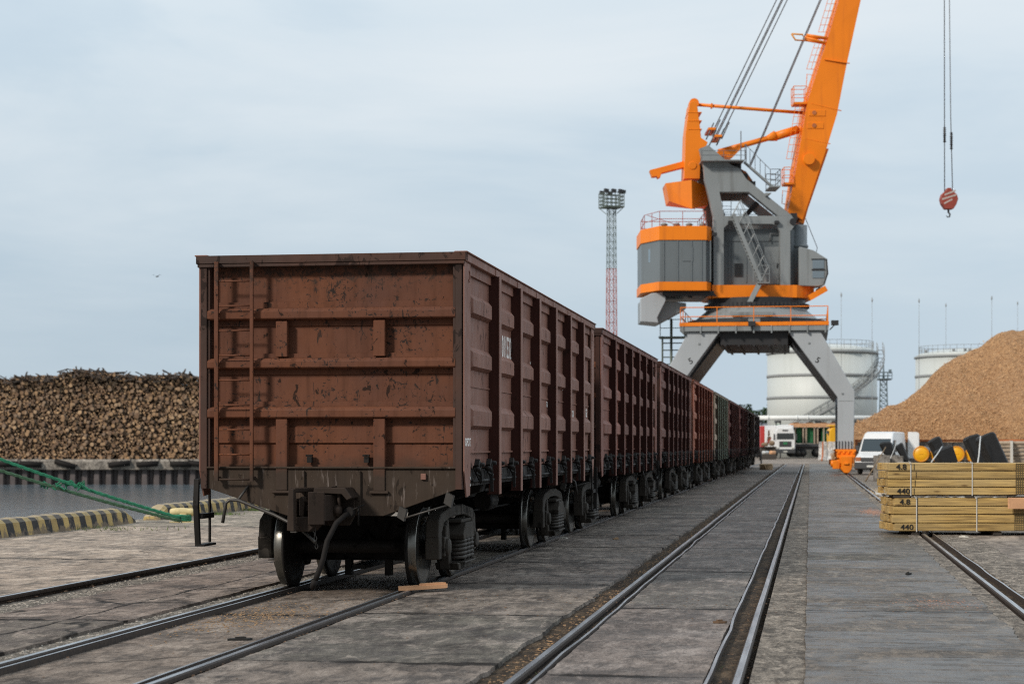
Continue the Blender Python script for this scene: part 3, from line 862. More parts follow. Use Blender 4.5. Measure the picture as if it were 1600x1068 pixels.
def side_frame_mesh(b, x, s):
    """cast bogie side frame built round an open spring window"""
    w = .08
    b.prism([(-1.23, .60), (-1.19, .80), (-1.02, .88), (-.35, .95), (.35, .95), (1.02, .88), (1.19, .80), (1.23, .60), (1.04, .64), (.90, .76), (.40, .82), (-.40, .82), (-.90, .76), (-1.04, .64)], x - w, x + w, 'x')
    for d in (-1, 1):
        b.prism([(d * 1.21, .34), (d * 1.23, .60), (d * 1.06, .68), (d * 1.06, .34)], x - w * 1.1, x + w * 1.1, 'x')
        b.prism([(d * .66, .36), (d * .66, .74), (d * .80, .72), (d * .80, .36)], x - w * 1.1, x + w * 1.1, 'x')
        b.prism([(d * .66, .74), (d * .52, .80), (d * .34, .26), (d * .46, .18)], x - w * .8, x + w * .8, 'x')
        b.box(x - .10, x + .12, d * .925 - .12, d * .925 + .12, .37, .60)
        b.lathe([(.10, -.02), (.105, .02), (.095, .04), (.04, .05)], 14, 'x', (x + s * .12, d * .925, .4785))
    b.prism([(-.48, .26), (-.40, .17), (.40, .17), (.48, .26), (.36, .255), (-.36, .255)], x - .12, x + .17 if s > 0 else x + .12, 'x')


def make_wagon():
    r = root('freight_wagon', (CX, 20.62, 0), 'x', 'wagon', 0, 'open freight wagons in the train')
    P = lambda b, n, m, par=r, bv=0.0: b.build(n, m, par, bv)
    # ----- end walls
    for far in (0, 1):
        mx = Matrix.Identity(4) if not far else Matrix.Translation((0, WL_, 0)) @ Matrix.Rotation(math.pi, 4, 'Z')
        b = MB(mx)
        pz = [(1.40, .10), (1.47, .10), (1.475, .125), (1.70, .125), (1.72, .10), (1.90, .10), (1.905, .125), (2.00, .125), (2.13, .125), (2.135, .09), (2.195, .09), (2.20, .125), (2.50, .125), (2.505, .105), (2.57, .105),
              (2.69, .105), (2.695, .09), (2.745, .09), (2.75, .125), (3.06, .125), (3.065, .105), (3.13, .105), (3.265, .105), (3.27, .09), (3.34, .09), (3.345, .125), (3.78, .125)]
        n = len(pz)
        b.add([(x, y, z) for z, y in pz for x in (-1.46, 1.46)], [(2 * i, 2 * i + 1, 2 * i + 3, 2 * i + 2) for i in range(n - 1)])
        b.box(-1.46, 1.46, .14, .17, 1.4, 3.78)
        ew = P(b, 'end_wall', 'end_paint')
        for z0, z1 in ((3.135, 3.262), (2.572, 2.688), (2.002, 2.128)):
            b = MB(mx); b.prism([(.09, z0 - .01), (.015, z0), (.0, z0 + .015), (.0, z1 - .035), (.03, z1), (.09, z1 + .01)], -1.46, 1.46, 'x')
            P(b, 'crossbeam', 'end_paint', ew, .004)
        for xo in (-.575, .575):
            for z0, z1 in ((2.705, 3.115), (1.17, 1.99)):
                b = MB(mx); b.box(xo - .068, xo + .068, .012, .097, z0, z1)
                if z0 < 1.5: b.box(xo - .11, xo + .11, -.01, .03, z0 - .03, z0 + .0)
                P(b, 'brace', 'end_paint', ew, .006)
        for xo in (-.25, .42): b = MB(mx); b.box(xo - .03, xo + .03, .03, .10, 1.49, 1.56); b.box(xo - .05, xo + .03, .05, .09, 1.562, 1.585); P(b, 'bracket', 'end_sill_dark' if 0 else 'running_gear', ew, .004)
        b = MB(mx); b.box(1.06, 1.12, .0, .10, 1.30, 1.37); P(b, 'bracket', 'strip_paint', ew, .004)
        b = MB(mx)   # end sill
        b.prism([(-1.47, 1.425), (-1.47, 1.20), (-.52, .885), (.62, .885), (1.47, 1.19), (1.47, 1.425)], .03, .10, 'y')
        b.box(-1.47, 1.47, .0, .105, 1.425, 1.445)
        b.box(-.36, -.30, .0, .05, .90, 1.40); b.box(.30, .36, .0, .05, .90, 1.40)
        es = P(b, 'end_sill', 'sill_grime', bv=.004)
        b = MB(mx); b.box(-1.585, 1.585, -.03, .12, 3.78, 3.875); b.box(-1.57, 1.57, -.02, .015, 3.74, 3.78)
        P(b, 'end_top_rail', 'cap_paint', bv=.006)
        for s in (-1, 1):
            b = MB(mx); b.box(s * 1.462, s * 1.535, 0, .12, 1.19, 3.775); b.box(s * 1.43, s * 1.462, .02, .10, 1.43, 3.775)
            P(b, 'corner_post', 'cap_paint', bv=.004)
        if True:
            b = MB(mx)   # ladder
            for xo, w in ((-1.325, .022), (-.905, .018)): b.box(xo - w, xo + w, -.085, -.045, 1.28, 3.80)
            for k in range(9):
                z = 3.575 - .2845 * k; b.tube([(-1.325, -.065, z), (-.905, -.065, z)], .011, 8)
            for xo in (-1.325, -.905):
                for z in (1.32, 2.06, 2.63, 3.2, 3.76): b.box(xo - .016, xo + .016, -.05, .10, z - .012, z + .012)
            P(b, 'ladder', 'end_paint')
            b = MB(mx)   # step stirrup hanging below the corner, in the plane of the side
            b.prism([(0.0, 1.30), (.045, 1.30), (.03, 1.0), (.09, .52), (.04, .52), (-.03, 1.0)], -1.62, -1.56, 'x')
            b.prism([(.40, 1.26), (.45, 1.26), (.47, 1.0), (.47, .55), (.42, .55), (.42, 1.0)], -1.585, -1.565, 'x')
            b.box(-1.61, -1.50, .03, .46, .52, .545); b.box(-1.60, -1.52, .02, .45, .84, .90)
            b.box(-1.56, -1.47, .01, .45, 1.26, 1.31)
            P(b, 'step', 'running_gear', bv=.003)
            b = MB(mx)   # uncoupling lever
            b.tube([(-1.24, -.10, .80), (-1.20, -.10, 1.03), (-1.15, -.10, 1.065), (-1.05, -.10, 1.06), (-.62, -.14, .90), (-.30, -.22, .76), (-.06, -.40, .60)], .020, 8)
            b.tube([(-1.06, -.10, 1.06), (-.98, .03, 1.22)], .015, 6)
            b.tube([(-.36, -.20, .74), (-.28, -.12, .98)], .017, 6); b.box(-.40, -.33, -.23, -.17, .70, .76)
            P(b, 'uncoupling_lever', 'rod_steel')
            b = MB(mx)
            for k in range(6):
                c = Vector((-.09 + .006 * k, -.36, .78 - .045 * k)); q = []
                for i in range(9):
                    a = i * .7854; q.append(c + (Vector((.016 * math.cos(a), 0, .028 * math.sin(a))) if k % 2 else Vector((0, .016 * math.cos(a), .028 * math.sin(a)))))
                b.tube(q, .006, 5, False)
            P(b, 'chain', 'rod_steel')
            b = MB(mx)   # hose
            b.tube([(.26, -.10, .93), (.24, -.24, .90), (.17, -.36, .82), (.08, -.42, .62), (.04, -.44, .42), (-.02, -.45, .25), (-.05, -.45, .17)], .031, 10)
            b.tube([(-.05, -.45, .185), (-.085, -.45, .09)], .042, 10, True, .03)
            b.lathe([(.055, -.08), (.07, -.05), (.06, .05), (.045, .07)], 12, 'y', (.26, -.10, .93))
            b.tube([(.26, -.16, .94), (.44, -.14, 1.02)], .010, 6); b.tube([(.36, -.1, .78), (.36, -.1, 1.0)], .012, 6)
            P(b, 'brake_hose', 'black_rubber')
            b = MB(mx)   # handrail on the right
            b.tube([(.86, -.06, .86), (1.40, -.06, 1.02)], .012, 6)
            for xo, z in ((.86, .86), (1.40, 1.02)):
                b.prism([(xo - .06, z + .02), (xo + .02, z - .03), (xo + .05, z + .10), (xo - .03, z + .14)], -.075, .03, 'y')
            P(b, 'handrail', 'rod_steel')
            b = MB(mx)   # automatic coupler head and its guard
            b.prism([(-.33, .74), (-.245, .73), (-.25, 1.20), (-.31, 1.215)], -.62, -.52, 'y')          # guard arm tip
            b.prism([(-.36, -.02), (-.335, -.54), (-.25, -.56), (-.17, -.20), (-.12, -.02)], .74, .79, 'z')
            b.prism([(-.36, -.02), (-.335, -.54), (-.25, -.56), (-.17, -.20), (-.12, -.02)], 1.16, 1.21, 'z')
            b.prism([(-.34, -.02), (-.325, -.40), (-.28, -.40), (-.25, -.02)], .86, 1.09, 'z')
            b.prism([(-.24, .90), (-.19, .88), (-.175, 1.06), (-.20, 1.12), (-.24, 1.10)], -.44, -.30, 'y')   # lock
            b.box(-.19, -.10, -.36, -.22, .95, 1.02)
            b.prism([(-.12, -.50), (.06, -.42), (.14, -.22), (.12, -.04), (-.12, -.04), (-.10, -.28)], .84, 1.13, 'z')  # fixed knuckle
            b.prism([(-.12, -.505), (.05, -.43), (.05, -.40), (-.12, -.46)], .80, 1.17, 'z')
            b.prism([(-.11, 1.15), (.22, 1.14), (.28, 1.07), (.34, 1.10), (.26, 1.215), (-.10, 1.215)], -.32, .03, 'y')   # top shelf
            b.prism([(-.33, .73), (-.12, .72), (-.02, .82), (-.06, .90), (-.30, .88)], -.46, -.10, 'y')
            b.lathe([(.02, 0), (.025, .22)], 8, 'z', (.17, -.24, .95)); b.lathe([(.03, -.07), (.055, -.03), (.06, .02), (.03, .06)], 12, 'z', (.15, -.24, .96))
            b.lathe([(.11, -.12), (.14, 0), (.14, .6)], 14, 'y', (.0, .1, 1.00))
            b.prism([(-.20, .78), (.24, .78), (.30, .90), (.30, 1.12), (-.24, 1.12)], -.04, .03, 'y')
            b.box(.08, .14, -.26, -.20, 1.215, 1.235)
            P(b, 'coupler', 'coupler_steel', bv=.012)
    # ----- sides
    for s in (-1, 1):
        for k, (y0, y1) in enumerate(BAYS):
            b = MB(); X = s * HW
            b.add([(X, y0, 1.62), (X, y1, 1.62), (X, y1, 3.80), (X, y0, 3.80)], [(0, 1, 2, 3)])
            b.box(X - s * .05, X - s * .03, y0, y1, 1.45, 3.80)
            b.box(X, X + s * .012, y0, y1, 2.372, 2.392)            # seam between sheets
            b.box(X - s * .02, X + s * .022, y0, y1, 1.60, 1.622)
            b.box(X - s * .04, X - s * .008, y0, y1, 1.42, 1.60)
            b.box(X, X + s * .03, y0, y1, 3.66, 3.80)
            m = .17
            for zc, hh in ((3.32, .22), (2.70, .22), (2.02, .24)):   # pressed stiffeners: sloping top, flat face, undercut
                zt, zm, zl, zb = zc + hh * .62, zc + hh * .30, zc - hh * .42, zc - hh * .60
                vs = [(X, y0 + m - .06, zt), (X, y1 - m + .06, zt), (X + s * .066, y0 + m + .05, zm), (X + s * .066, y1 - m - .05, zm), (X + s * .066, y0 + m + .05, zl), (X + s * .066, y1 - m - .05, zl), (X, y0 + m - .02, zb), (X, y1 - m + .02, zb)]
                b.add(vs, [(0, 1, 3, 2), (2, 3, 5, 4), (4, 5, 7, 6), (0, 2, 4, 6), (1, 7, 5, 3)])
            P(b, 'side_panel', 'side_paint')
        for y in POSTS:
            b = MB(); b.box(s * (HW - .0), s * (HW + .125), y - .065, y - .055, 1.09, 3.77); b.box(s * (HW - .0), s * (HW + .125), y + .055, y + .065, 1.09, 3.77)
            b.mat(1).box(s * (HW + .126), s * (HW + .136), y - .075, y + .075, 1.09, 3.77)  # paler outer plate against darkened web: light and shade put into the colour
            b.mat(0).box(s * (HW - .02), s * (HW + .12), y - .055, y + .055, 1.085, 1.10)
            P(b, 'side_post', ['post_shade_paint', 'strip_paint'])
        for far in (0, 1):
            b = MB(); q = [(.02, 3.78), (.40, 3.78), (.40, 1.40), (.37, 1.12), (.16, 1.10), (.02, 1.40)]
            if far: q = [(WL_ - y, z) for y, z in q]
            b.prism(q, s * (HW + .045), s * (HW + .062), 'x')
            b.tube([(s * (HW + .063), (.30 if not far else WL_ - .30) + .045 * math.sin(a), 3.62 + .06 * math.cos(a)) for a in [i * .52 for i in range(9)]], .010, 6)
            P(b, 'corner_strip', 'strip_paint')
        b = MB()
        segs = [0.0] + [p + d for p in POSTS for d in (-.3, .5)] + [WL_]
        b.box(s * (HW - .03), s * (HW + .085), -.005, WL_ + .005, 3.776, 3.868)
        for y in POSTS: b.box(s * (HW + .0), s * (HW + .095), y - .09, y + .09, 3.77, 3.86)
        b.box(s * (HW - .05), s * (HW + .105), -.02, WL_ + .02, 3.868, 3.885)
        P(b, 'side_top_rail', 'strip_paint', bv=.006)
        for k, (y0, y1) in enumerate(BAYS):
            b = MB(); ym = y1 - .42; X = s * (HW + .02)
            rl = random.Random(k * 3 + s)
            for yc, big in ((y0 + .50 if k == 0 else y0 + .22, .8), (ym, 1.1)):
                b.box(X, X + s * .05, yc - .07 * big, yc + .07 * big, 1.41, 1.45)
                b.prism([(yc - .10, 1.46), (yc - .02, 1.53), (yc + .05, 1.50), (yc + .03, 1.43), (yc - .06, 1.42)], X + s * .02, X + s * .075, 'x')
                b.lathe([(.02, -.05), (.032, 0), (.02, .05)], 8, 'x', (X + s * .07, yc + .09 * big, 1.475 + rl.uniform(-.02, .02)))
                b.lathe([(.022, -.04), (.035, 0), (.02, .04)], 7, 'x', (X + s * .06, yc - .12 * big, 1.41))
                b.bar((X + s * .07, yc + .02, 1.47), (X + s * .09, yc - .05 + rl.uniform(-.04, .04), (1.12 if big > 1 else 1.24) + rl.uniform(-.03, .03)), .02, .035)
                b.bar((X + s * .03, yc - .14, 1.42), (X + s * .08, yc + .03, 1.26 + rl.uniform(-.03, .03)), .016, .024)
                b.bar((X + s * .04, yc + .14, 1.44), (X + s * .05, yc + .10, 1.30), .02, .03)
                b.tube([(X + s * .05, yc - .1, 1.36), (X + s * .09, yc + .02, 1.33), (X + s * .05, yc + .13, 1.37)], .012, 5)
            b.tube([(X + s * .05, y0 + .12, 1.27), (X + s * .05, y1 - .1, 1.27)], .018, 6)
            b.box(X - s * .12, X + s * .01, y0 + .07, y1 - .07, 1.22, 1.40)
            P(b, 'hatch_latch', 'running_gear')
    # ----- floor and underframe
    b = MB(); b.box(-HW + .06, HW - .06, .175, WL_ - .175, 1.36, 1.42)
    P(b, 'floor', 'sill_grime')
    b = MB()
    b.box(-.30, -.18, .12, WL_ - .12, .92, 1.355); b.box(.18, .30, .12, WL_ - .12, .92, 1.355); b.box(-.30, .30, .12, WL_ - .12, .90, .92)
    for y in POSTS: b.prism([(-1.5, 1.34), (-1.5, 1.22), (-.32, .96), (.32, .96), (1.5, 1.22), (1.5, 1.34)], y - .06, y + .06, 'y')
    for y in (2.065, 10.715): b.prism([(-1.45, 1.34), (-1.40, 1.12), (-.5, .86), (.5, .86), (1.40, 1.12), (1.45, 1.34)], y - .16, y + .16, 'y')
    b.lathe([(.17, -.5), (.19, -.45), (.19, .45), (.17, .5)], 16, 'y', (-.75, 5.6, .82)); b.box(-.78, -.72, 5.1, 6.1, .95, 1.3)
    b.lathe([(.13, -.3), (.15, -.2), (.15, .3)], 14, 'y', (.6, 6.9, .86)); b.box(.57, .63, 6.7, 7.2, .95, 1.3)
    b.tube([(.55, 1.0, .72), (.55, 6.3, .74), (.55, 11.5, .72)], .018, 6); b.tube([(-.2, 3.2, .55), (.1, 6.5, .62), (-.2, 9.6, .55)], .022, 6)
    b.tube([(1.0, .2, 1.15), (1.0, 12.5, 1.15)], .025, 8)
    P(b, 'underframe', 'running_gear')
    # ----- bogies
    for yc in (2.065, 10.715):
        mx = Matrix.Translation((0, yc, 0))
        b = MB(mx)
        b.prism([(-1.12, .62), (-1.12, .44), (-.7, .40), (.7, .40), (1.12, .44), (1.12, .62), (.4, .80), (-.4, .80)], -.19, .19, 'y')
        b.lathe([(.15, .78), (.16, .86)], 20, 'z')
        for d in (-.925, .925):
            b.lathe([(.065, -1.08), (.075, -.72), (.085, -.70), (.085, .70), (.075, .72), (.065, 1.08)], 20, 'x', (0, d, .4785))
            b.box(-.80, .80, d * .42 - .04, d * .42 + .04, .28, .36)
            for xs in (-.74, .74): b.box(xs - .05, xs + .05, d * .42 - .05, d * .42 + .10 * (1 if d > 0 else -1), .30, .55)
            b.tube([(-.2, d * .42, .32), (0, d * .2, .62), (.2, d * .42, .32)], .03, 6)
        b.box(-.08, .08, -.7, .7, .19, .24); b.box(-.22, -.14, -.5, -.38, .10, .30); b.box(.28, .36, -.5, -.38, .10, .30)
        bg = P(b, 'bogie', 'running_gear', r)
        for d in (-.925, .925):
            for s in (-1, 1):
                b = MB(mx @ Matrix.Translation((0, d, 0))); wheel_mesh(b, s * .795, s); P(b, 'wheel', ['running_gear', 'tread_steel'], bg)
        for s in (-1, 1):
            b = MB(mx); side_frame_mesh(b, s * 1.02, s); P(b, 'side_frame', 'frame_dust', bg, .012)
            b = MB(mx)
            for xo in (1.0, 1.13):
                for yo in (-.20, .03, .26):
                    q = []
                    for i in range(5 * 10 + 1):
                        a = i * 6.2832 / 10; q.append((s * xo + .10 * math.cos(a), yo + .10 * math.sin(a), .275 + .25 * i / 50))
                    b.tube(q, .024, 6)
            b.box(s * .90, s * 1.25, -.32, .38, .255, .272)
            P(b, 'spring', 'spring_dust', bg)
            b = MB(mx)
            b.prism([(-.34, .54), (.40, .54), (.42, .60), (.26, .74), (-.20, .74), (-.36, .60)], s * .90, s * 1.24, 'x')
            b.prism([(-.30, .74), (.36, .74), (.34, .78), (-.28, .78)], s * .92, s * 1.20, 'x')
            P(b, 'bolster_end', 'frame_dust', bg, .01)
            b = MB(mx)
            b.tube([(s * 1.0, -.12, .93), (s * 1.0, -.10, 1.02), (s * 1.0, 0, 1.07), (s * 1.0, .10, 1.02), (s * 1.0, .12, .93)], .022, 8)
            P(b, 'guide_loop', 'running_gear', bg)
    return r


wag = make_wagon()
NAV = (1, 1, 1, 1)
wagons = [wag]
for k in range(1, 9):
    c = copy_tree(wag); c.location = (CX, 20.62 + PITCH * k, 0); wagons.append(c)
WLAB = ['rust-brown open freight wagon at the near end of the train, end ladder in view',
        'dark brown open wagon coupled right behind the nearest one, patchy pink scuffs',
        'dark brown open wagon between the scuffed second wagon and the bright red-brown one',
        'bright red-brown open wagon with pale worn stiffeners, before the grey-green one',
        'grey-green open wagon with one reddish last panel, amid brown wagons',
        'dark maroon open wagon coupled just beyond the grey-green one',
        'dark maroon open wagon second beyond the grey-green one, pale end strip',
        'blackish brown open wagon third beyond the grey-green one',
        'grey-black open wagon at the far end of the train, by the white lorry']
TINT = [(1, 1, 1), (.72, .62, .62), (.62, .52, .52), (1.25, .80, .62), (.88, 1.30, 1.18), (.55, .38, .40), (.55, .42, .48), (.42, .52, .56), (.36, .58, .70)]
rt = random.Random(5)
for k, wv in enumerate(wagons):
    wv['label'] = WLAB[k]
    tn = TINT[k]
    bay = 0
    for ch in wv.children:
        nm = ch.name.split('.')[0]
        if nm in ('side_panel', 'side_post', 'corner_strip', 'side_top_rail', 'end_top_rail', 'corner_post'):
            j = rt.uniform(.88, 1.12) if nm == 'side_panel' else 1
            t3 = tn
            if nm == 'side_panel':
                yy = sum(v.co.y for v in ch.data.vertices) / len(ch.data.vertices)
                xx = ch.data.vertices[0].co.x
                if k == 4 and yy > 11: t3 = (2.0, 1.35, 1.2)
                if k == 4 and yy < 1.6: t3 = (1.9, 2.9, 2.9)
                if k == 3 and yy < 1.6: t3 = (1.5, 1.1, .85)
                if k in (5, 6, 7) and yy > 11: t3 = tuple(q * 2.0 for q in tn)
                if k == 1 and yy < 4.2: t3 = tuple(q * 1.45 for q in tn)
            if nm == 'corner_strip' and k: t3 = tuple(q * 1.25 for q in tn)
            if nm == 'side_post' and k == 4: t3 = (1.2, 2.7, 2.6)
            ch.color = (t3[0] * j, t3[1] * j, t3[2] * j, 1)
# numbers on the nearest wagon, right side
SIDE = Matrix(((0, 0, 1, 0), (1, 0, 0, 0), (0, 1, 0, 0), (0, 0, 0, 1)))      # text plane -> plane facing +X
lab = lambda s, y, z, sz, sq=1.0, x=HW + .003: lettering(s, sz, 'white_stencil', wag, Matrix.Translation((x, y, z)) @ SIDE, sq)
lab('011532', 3.33, 2.94, .42, .60)
lab('31', 3.95, 2.98, .12); lab('2', 4.35, 2.98, .2)
lab('70', 7.1, 2.30, .12); lab('1100', 7.0, 2.12, .11)
lab('23', 8.9, 2.62, .16); lab('20', 10.2, 2.2, .18); lab('62', 12.1, 2.25, .2)
lab('OPOT', .22, 1.72, .13, 1, HW + .064)
for (y, z, l, x) in ((.34, 1.22, .03, .0635), (.34, 1.30, .03, .0635), (5.4, 2.84, .2, 0), (4.6, 2.80, .16, 0)): b = MB(); b.box(HW + x, HW + x + .004, y, y + l, z, z + .03); b.build('stencil_mark', 'white_stencil', wag)

# ------------------------------------------------------------------ portal crane
CRX, CRY = -3.30, 117.0
crane = root('portal_crane', (CRX, CRY, 0), 'tall orange and grey slewing harbour crane straddling the tracks', 'crane')
lx = lambda px, y=0.0: ((px - 800.0) * (116.0 + y) - 384.0 * 116.0) / F
lz = lambda py, y=0.0: CH + (YH - py) * (116.0 + y) / F
RZ = Matrix.Rotation(TH, 4, 'Z')         # slewed so that the jib lies across the picture
FR = Matrix.Identity(4)


def pol(pts, d=0.0): return [(lx(x, d), lz(y, d)) for x, y in pts]


def rail_fence(b, pts, z0, z1, r=.025, mids=1, every=1.4, closed=False):
    pts = [Vector((p[0], p[1], 0)) for p in pts]
    if closed: pts.append(pts[0])
    for a, c in zip(pts[:-1], pts[1:]):
        n = max(1, round((c - a).length / every))
        for i in range(n + 1):
            p = a.lerp(c, i / n); b.tube([(p.x, p.y, z0), (p.x, p.y, z1)], r, 5)
        for m in range(mids + 1):
            z = z1 - (z1 - z0) * m / (mids + 1); b.tube([(a.x, a.y, z), (c.x, c.y, z)], r, 5)


def cladder(b, p0, p1, w, side, step=.32, r=.022, rr=.014):
    p0, p1, side = Vector(p0), Vector(p1), Vector(side).normalized()
    b.tube([p0 - side * w / 2, p1 - side * w / 2], r, 5); b.tube([p0 + side * w / 2, p1 + side * w / 2], r, 5)
    n = int((p1 - p0).length / step)
    for i in range(1, n):
        c = p0.lerp(p1, i / n); b.tube([c - side * w / 2, c + side * w / 2], rr, 4, False)


# portal legs: near and far frame
for yn in (-5.0, 5.0):
    for s in (-1, 1):
        b = MB()
        b.prism([(s * 3.9, 8.46), (s * 5.92, 4.85), (s * 5.84, 1.45), (s * 4.92, 1.45), (s * 4.92, 4.52), (s * 2.02, 8.46)], yn - .55, yn + .55, 'y')
        leg = b.build('leg', 'crane_light_grey', crane, .03)
        lettering('5', .5, 'stencil_black', leg, Matrix.Translation((s * 3.75, yn - .555, 6.72)) @ Matrix(((1, 0, 0, 0), (0, 0, -1, 0), (0, 1, 0, 0), (0, 0, 0, 1))) @ Matrix.Rotation(-s * .5, 4, 'Z'))
        b = MB()
        for q in ((3.25, 7.75), (5.2, 4.75)): b.box(s * q[0] - .05, s * q[0] + .05, yn - .60, yn - .55, q[1] - .05, q[1] + .05)
        b.box(s * 5.38 - .43, s * 5.38 + .43, yn - .56, yn - .552, 4.30, 4.33)
        b.build('bolt_plate', 'crane_grey', leg)
        b = MB()
        for i in range(5): b.tube([(s * (5.0 + .18 * i), yn - .6, 1.4), (s * (5.0 + .18 * i), yn - .6, 1.95)], .022, 5)
        b.build('rail_sweep', 'dark_steel', leg)
for s in (-1, 1):
    b = MB(); b.prism([(s * 2.12, 8.28), (s * 4.90, 4.56), (s * 4.80, 4.45), (s * 1.9, 8.28)], -4.4, 4.4, 'y')
    b.box(s * 5.05, s * 5.7, -4.4, 4.4, 3.4, 4.3)
    b.build('side_brace', 'dark_steel', crane)
b = MB(); b.box(-2.0, 2.0, -5.2, 5.2, 7.70, 8.46)
for x in (-1.7, -.9, 0, .9, 1.7): b.box(x - .06, x + .06, -5.25, 5.25, 7.60, 7.71)
b.build('cross_girder', 'dark_steel', crane)
b = MB(); b.box(-4.38, 4.38, -5.75, 5.75, 8.50, 8.82)
for k in range(9): b.box(-4.2 + k * 1.05 - .04, -4.2 + k * 1.05 + .04, -5.80, -5.6, 8.36, 8.80)
b.box(-3.9, 3.9, -5.6, 5.6, 8.462, 8.51)
b.build('deck', 'crane_grey', crane)
b = MB()
for sy in (-1, 1): b.box(-4.40, 4.40, sy * 5.76, sy * 5.79, 8.80, 9.02)
for sx in (-1, 1): b.box(sx * 4.385, sx * 4.41, -5.76, 5.76, 8.80, 9.02)
rail_fence(b, [(-4.35, -5.72), (4.35, -5.72), (4.35, 5.72), (-4.35, 5.72)], 8.82, 9.92, .028, 1, 2.1, True)
b.build('deck_railing', 'crane_orange', crane)
b = MB(); b.lathe([(3.85, 9.42), (3.82, 9.50), (3.15, 10.04), (3.15, 10.11)], 40, 'z', smooth=False); b.box(-1.4, 1.1, -3.9, -3.4, 9.55, 9.75); b.box(-.35, .35, -5.0, -4.6, 8.82, 9.3)
b.build('turret_base', 'crane_grey', crane)
b = MB(); b.lathe([(3.6, 8.82), (3.6, 9.1), (4.3, 9.16), (4.3, 9.40), (3.9, 9.42)], 32, 'z', smooth=False); b.build('turret_plinth', 'dark_steel', crane)
b = MB(); b.lathe([(3.12, 10.11), (3.22, 10.19), (3.22, 10.42), (3.02, 10.44), (3.02, 10.74)], 48, 'z', smooth=False)
for k in range(72):
    a = k * math.pi / 36; b.box(3.2 * math.cos(a) - .06, 3.2 * math.cos(a) + .06, 3.2 * math.sin(a) - .06, 3.2 * math.sin(a) + .06, 10.19, 10.42)
b.build('slew_ring', 'dark_steel', crane)
# floodlights on the deck edge
for x, a in ((4.75, .6), (-.1, 0)):
    b = MB(); b.tube([(x - .3 * (x > 1), -5.8, 8.5), (x, -5.95, 8.8)], .04, 6); b.box(x - .22, x + .22, -6.1, -5.9, 8.75, 9.05)
    b.build('floodlight', 'dark_steel', crane, .02)
# access ladder down the left side
b = MB(); cladder(b, (-5.0, -1.0, 8.5), (-5.0, -1.0, .2), 1.6, (1, 0, 0), .42, .06, .035); b.box(-6.0, -4.3, -1.6, -.4, 8.35, 8.45); b.tube([(-5.25, -1, 9.6), (-5.25, -1, 0.2)], .09, 6)
rail_fence(b, [(-5.9, -1.5), (-4.4, -1.5)], 8.45, 9.5, .025, 1, .8)
b.build('access_ladder', 'tower_green', crane)
# travel bogies
for yn in (-5.0, 5.0):
    for s in (-1, 1):
        b = MB(); X = s * 5.42
        b.box(X - .55, X + .52, yn - .75, yn + .75, .95, 1.44); b.box(X - .60, X + .57, yn - .8, yn + .8, 1.30, 1.45)
        for k in range(4): b.box(X - .5 + .28 * k, X - .36 + .28 * k, yn - .83, yn - .7, 1.18, 1.34)
        bg = b.build('travel_bogie', 'crane_orange', crane, .03)
        for d in (-.95, .95):
            b = MB(); b.prism([(X - .33, 1.05), (X - .30, .30), (X - .13, .06), (X + .15, .06), (X + .32, .30), (X + .35, 1.05)], yn + d - .35, yn + d + .35, 'y')
            b.box(X - .42, X + .42, yn + d - .28, yn + d + .28, .62, .98)
            b.box(X - .16, X + .14, yn + d - .45, yn + d - .34, .55, .68)
            b.build('wheel_housing', 'crane_orange', bg, .03)
            b = MB(); b.lathe([(.28, -.08), (.31, -.07), (.31, .07), (.28, .08)], 24, 'x', (X, yn + d, .31)); b.build('wheel', 'dark_steel', bg)
        b = MB(); b.lathe([(.14, -.92), (.19, -.88), (.19, -.55), (.24, -.53), (.24, -.38), (.2, -.3)], 18, 'x', (X, yn - .9, .62)); b.box(X - .80, X - .40, yn - 1.15, yn - .7, .30, .78)
        b.build('drive_motor', 'crane_orange', bg, .02)

# ---- slewing superstructure (all baked slewed by RZ)
U = lambda: MB(RZ)
HX0, HX1, HXB = lx(1004, -.9), lx(1112, -2.3), lx(1251, -1.7)
HA, HB = lx(1033, -3.0), lx(1105, -3.0)
house_l = [(HX0, -.9), (HA, -3.0), (HB, -3.0), (HX1 + .0, -2.2), (HX1 + .0, 2.6), (HX0, 2.6)]
grow = lambda pts, d: [(x + (d if x > -5 else -d) * (1 if abs(x) > 0 else 1), y + (d if y > 0 else -d)) for x, y in pts]
b = U(); b.prism(house_l, 11.64, 14.17, 'z')
for x in (-6.05, -5.2, -4.35, -3.75, -3.2): b.box(x - .035, x + .035, -3.04, -2.98, 11.66, 14.15)
b.box(-4.91, -4.26, -3.03, -2.99, 12.9, 13.75)
hs = b.build('machine_house', 'house_grey', crane)
b = U(); b.prism([(HX0 + .42, -1.72), (HX0 + .42 + .28, -2.23), (HX0 + .38 + .28, -2.25), (HX0 + .38, -1.74)], 12.93, 13.75, 'z'); b.build('window', 'sky_glass', hs)
b = U(); b.prism(grow(house_l, .06), 14.17, 15.03, 'z'); b.build('roof_band', 'crane_orange', crane, .02)
b = U(); b.prism(grow(house_l, .05), 11.12, 11.64, 'z'); b.prism(grow([(HX1 + .05, -2.3), (HXB - .3, -2.3), (HXB + .9, -1.4), (HXB + .9, 2.2), (HX1 + .05, 2.2)], .05), 10.74, 11.5, 'z')
b.prism([(HX1 - .9, 11.10), (HX1 + .06, 11.10), (HX1 + .06, 10.74)], -2.34, 2.2, 'y')
b.bar((HXB + .5, -2.2, 10.7), (HXB + 1.55, -2.2, 11.3), .5, .35)
b.build('skirt_band', 'crane_orange', crane)
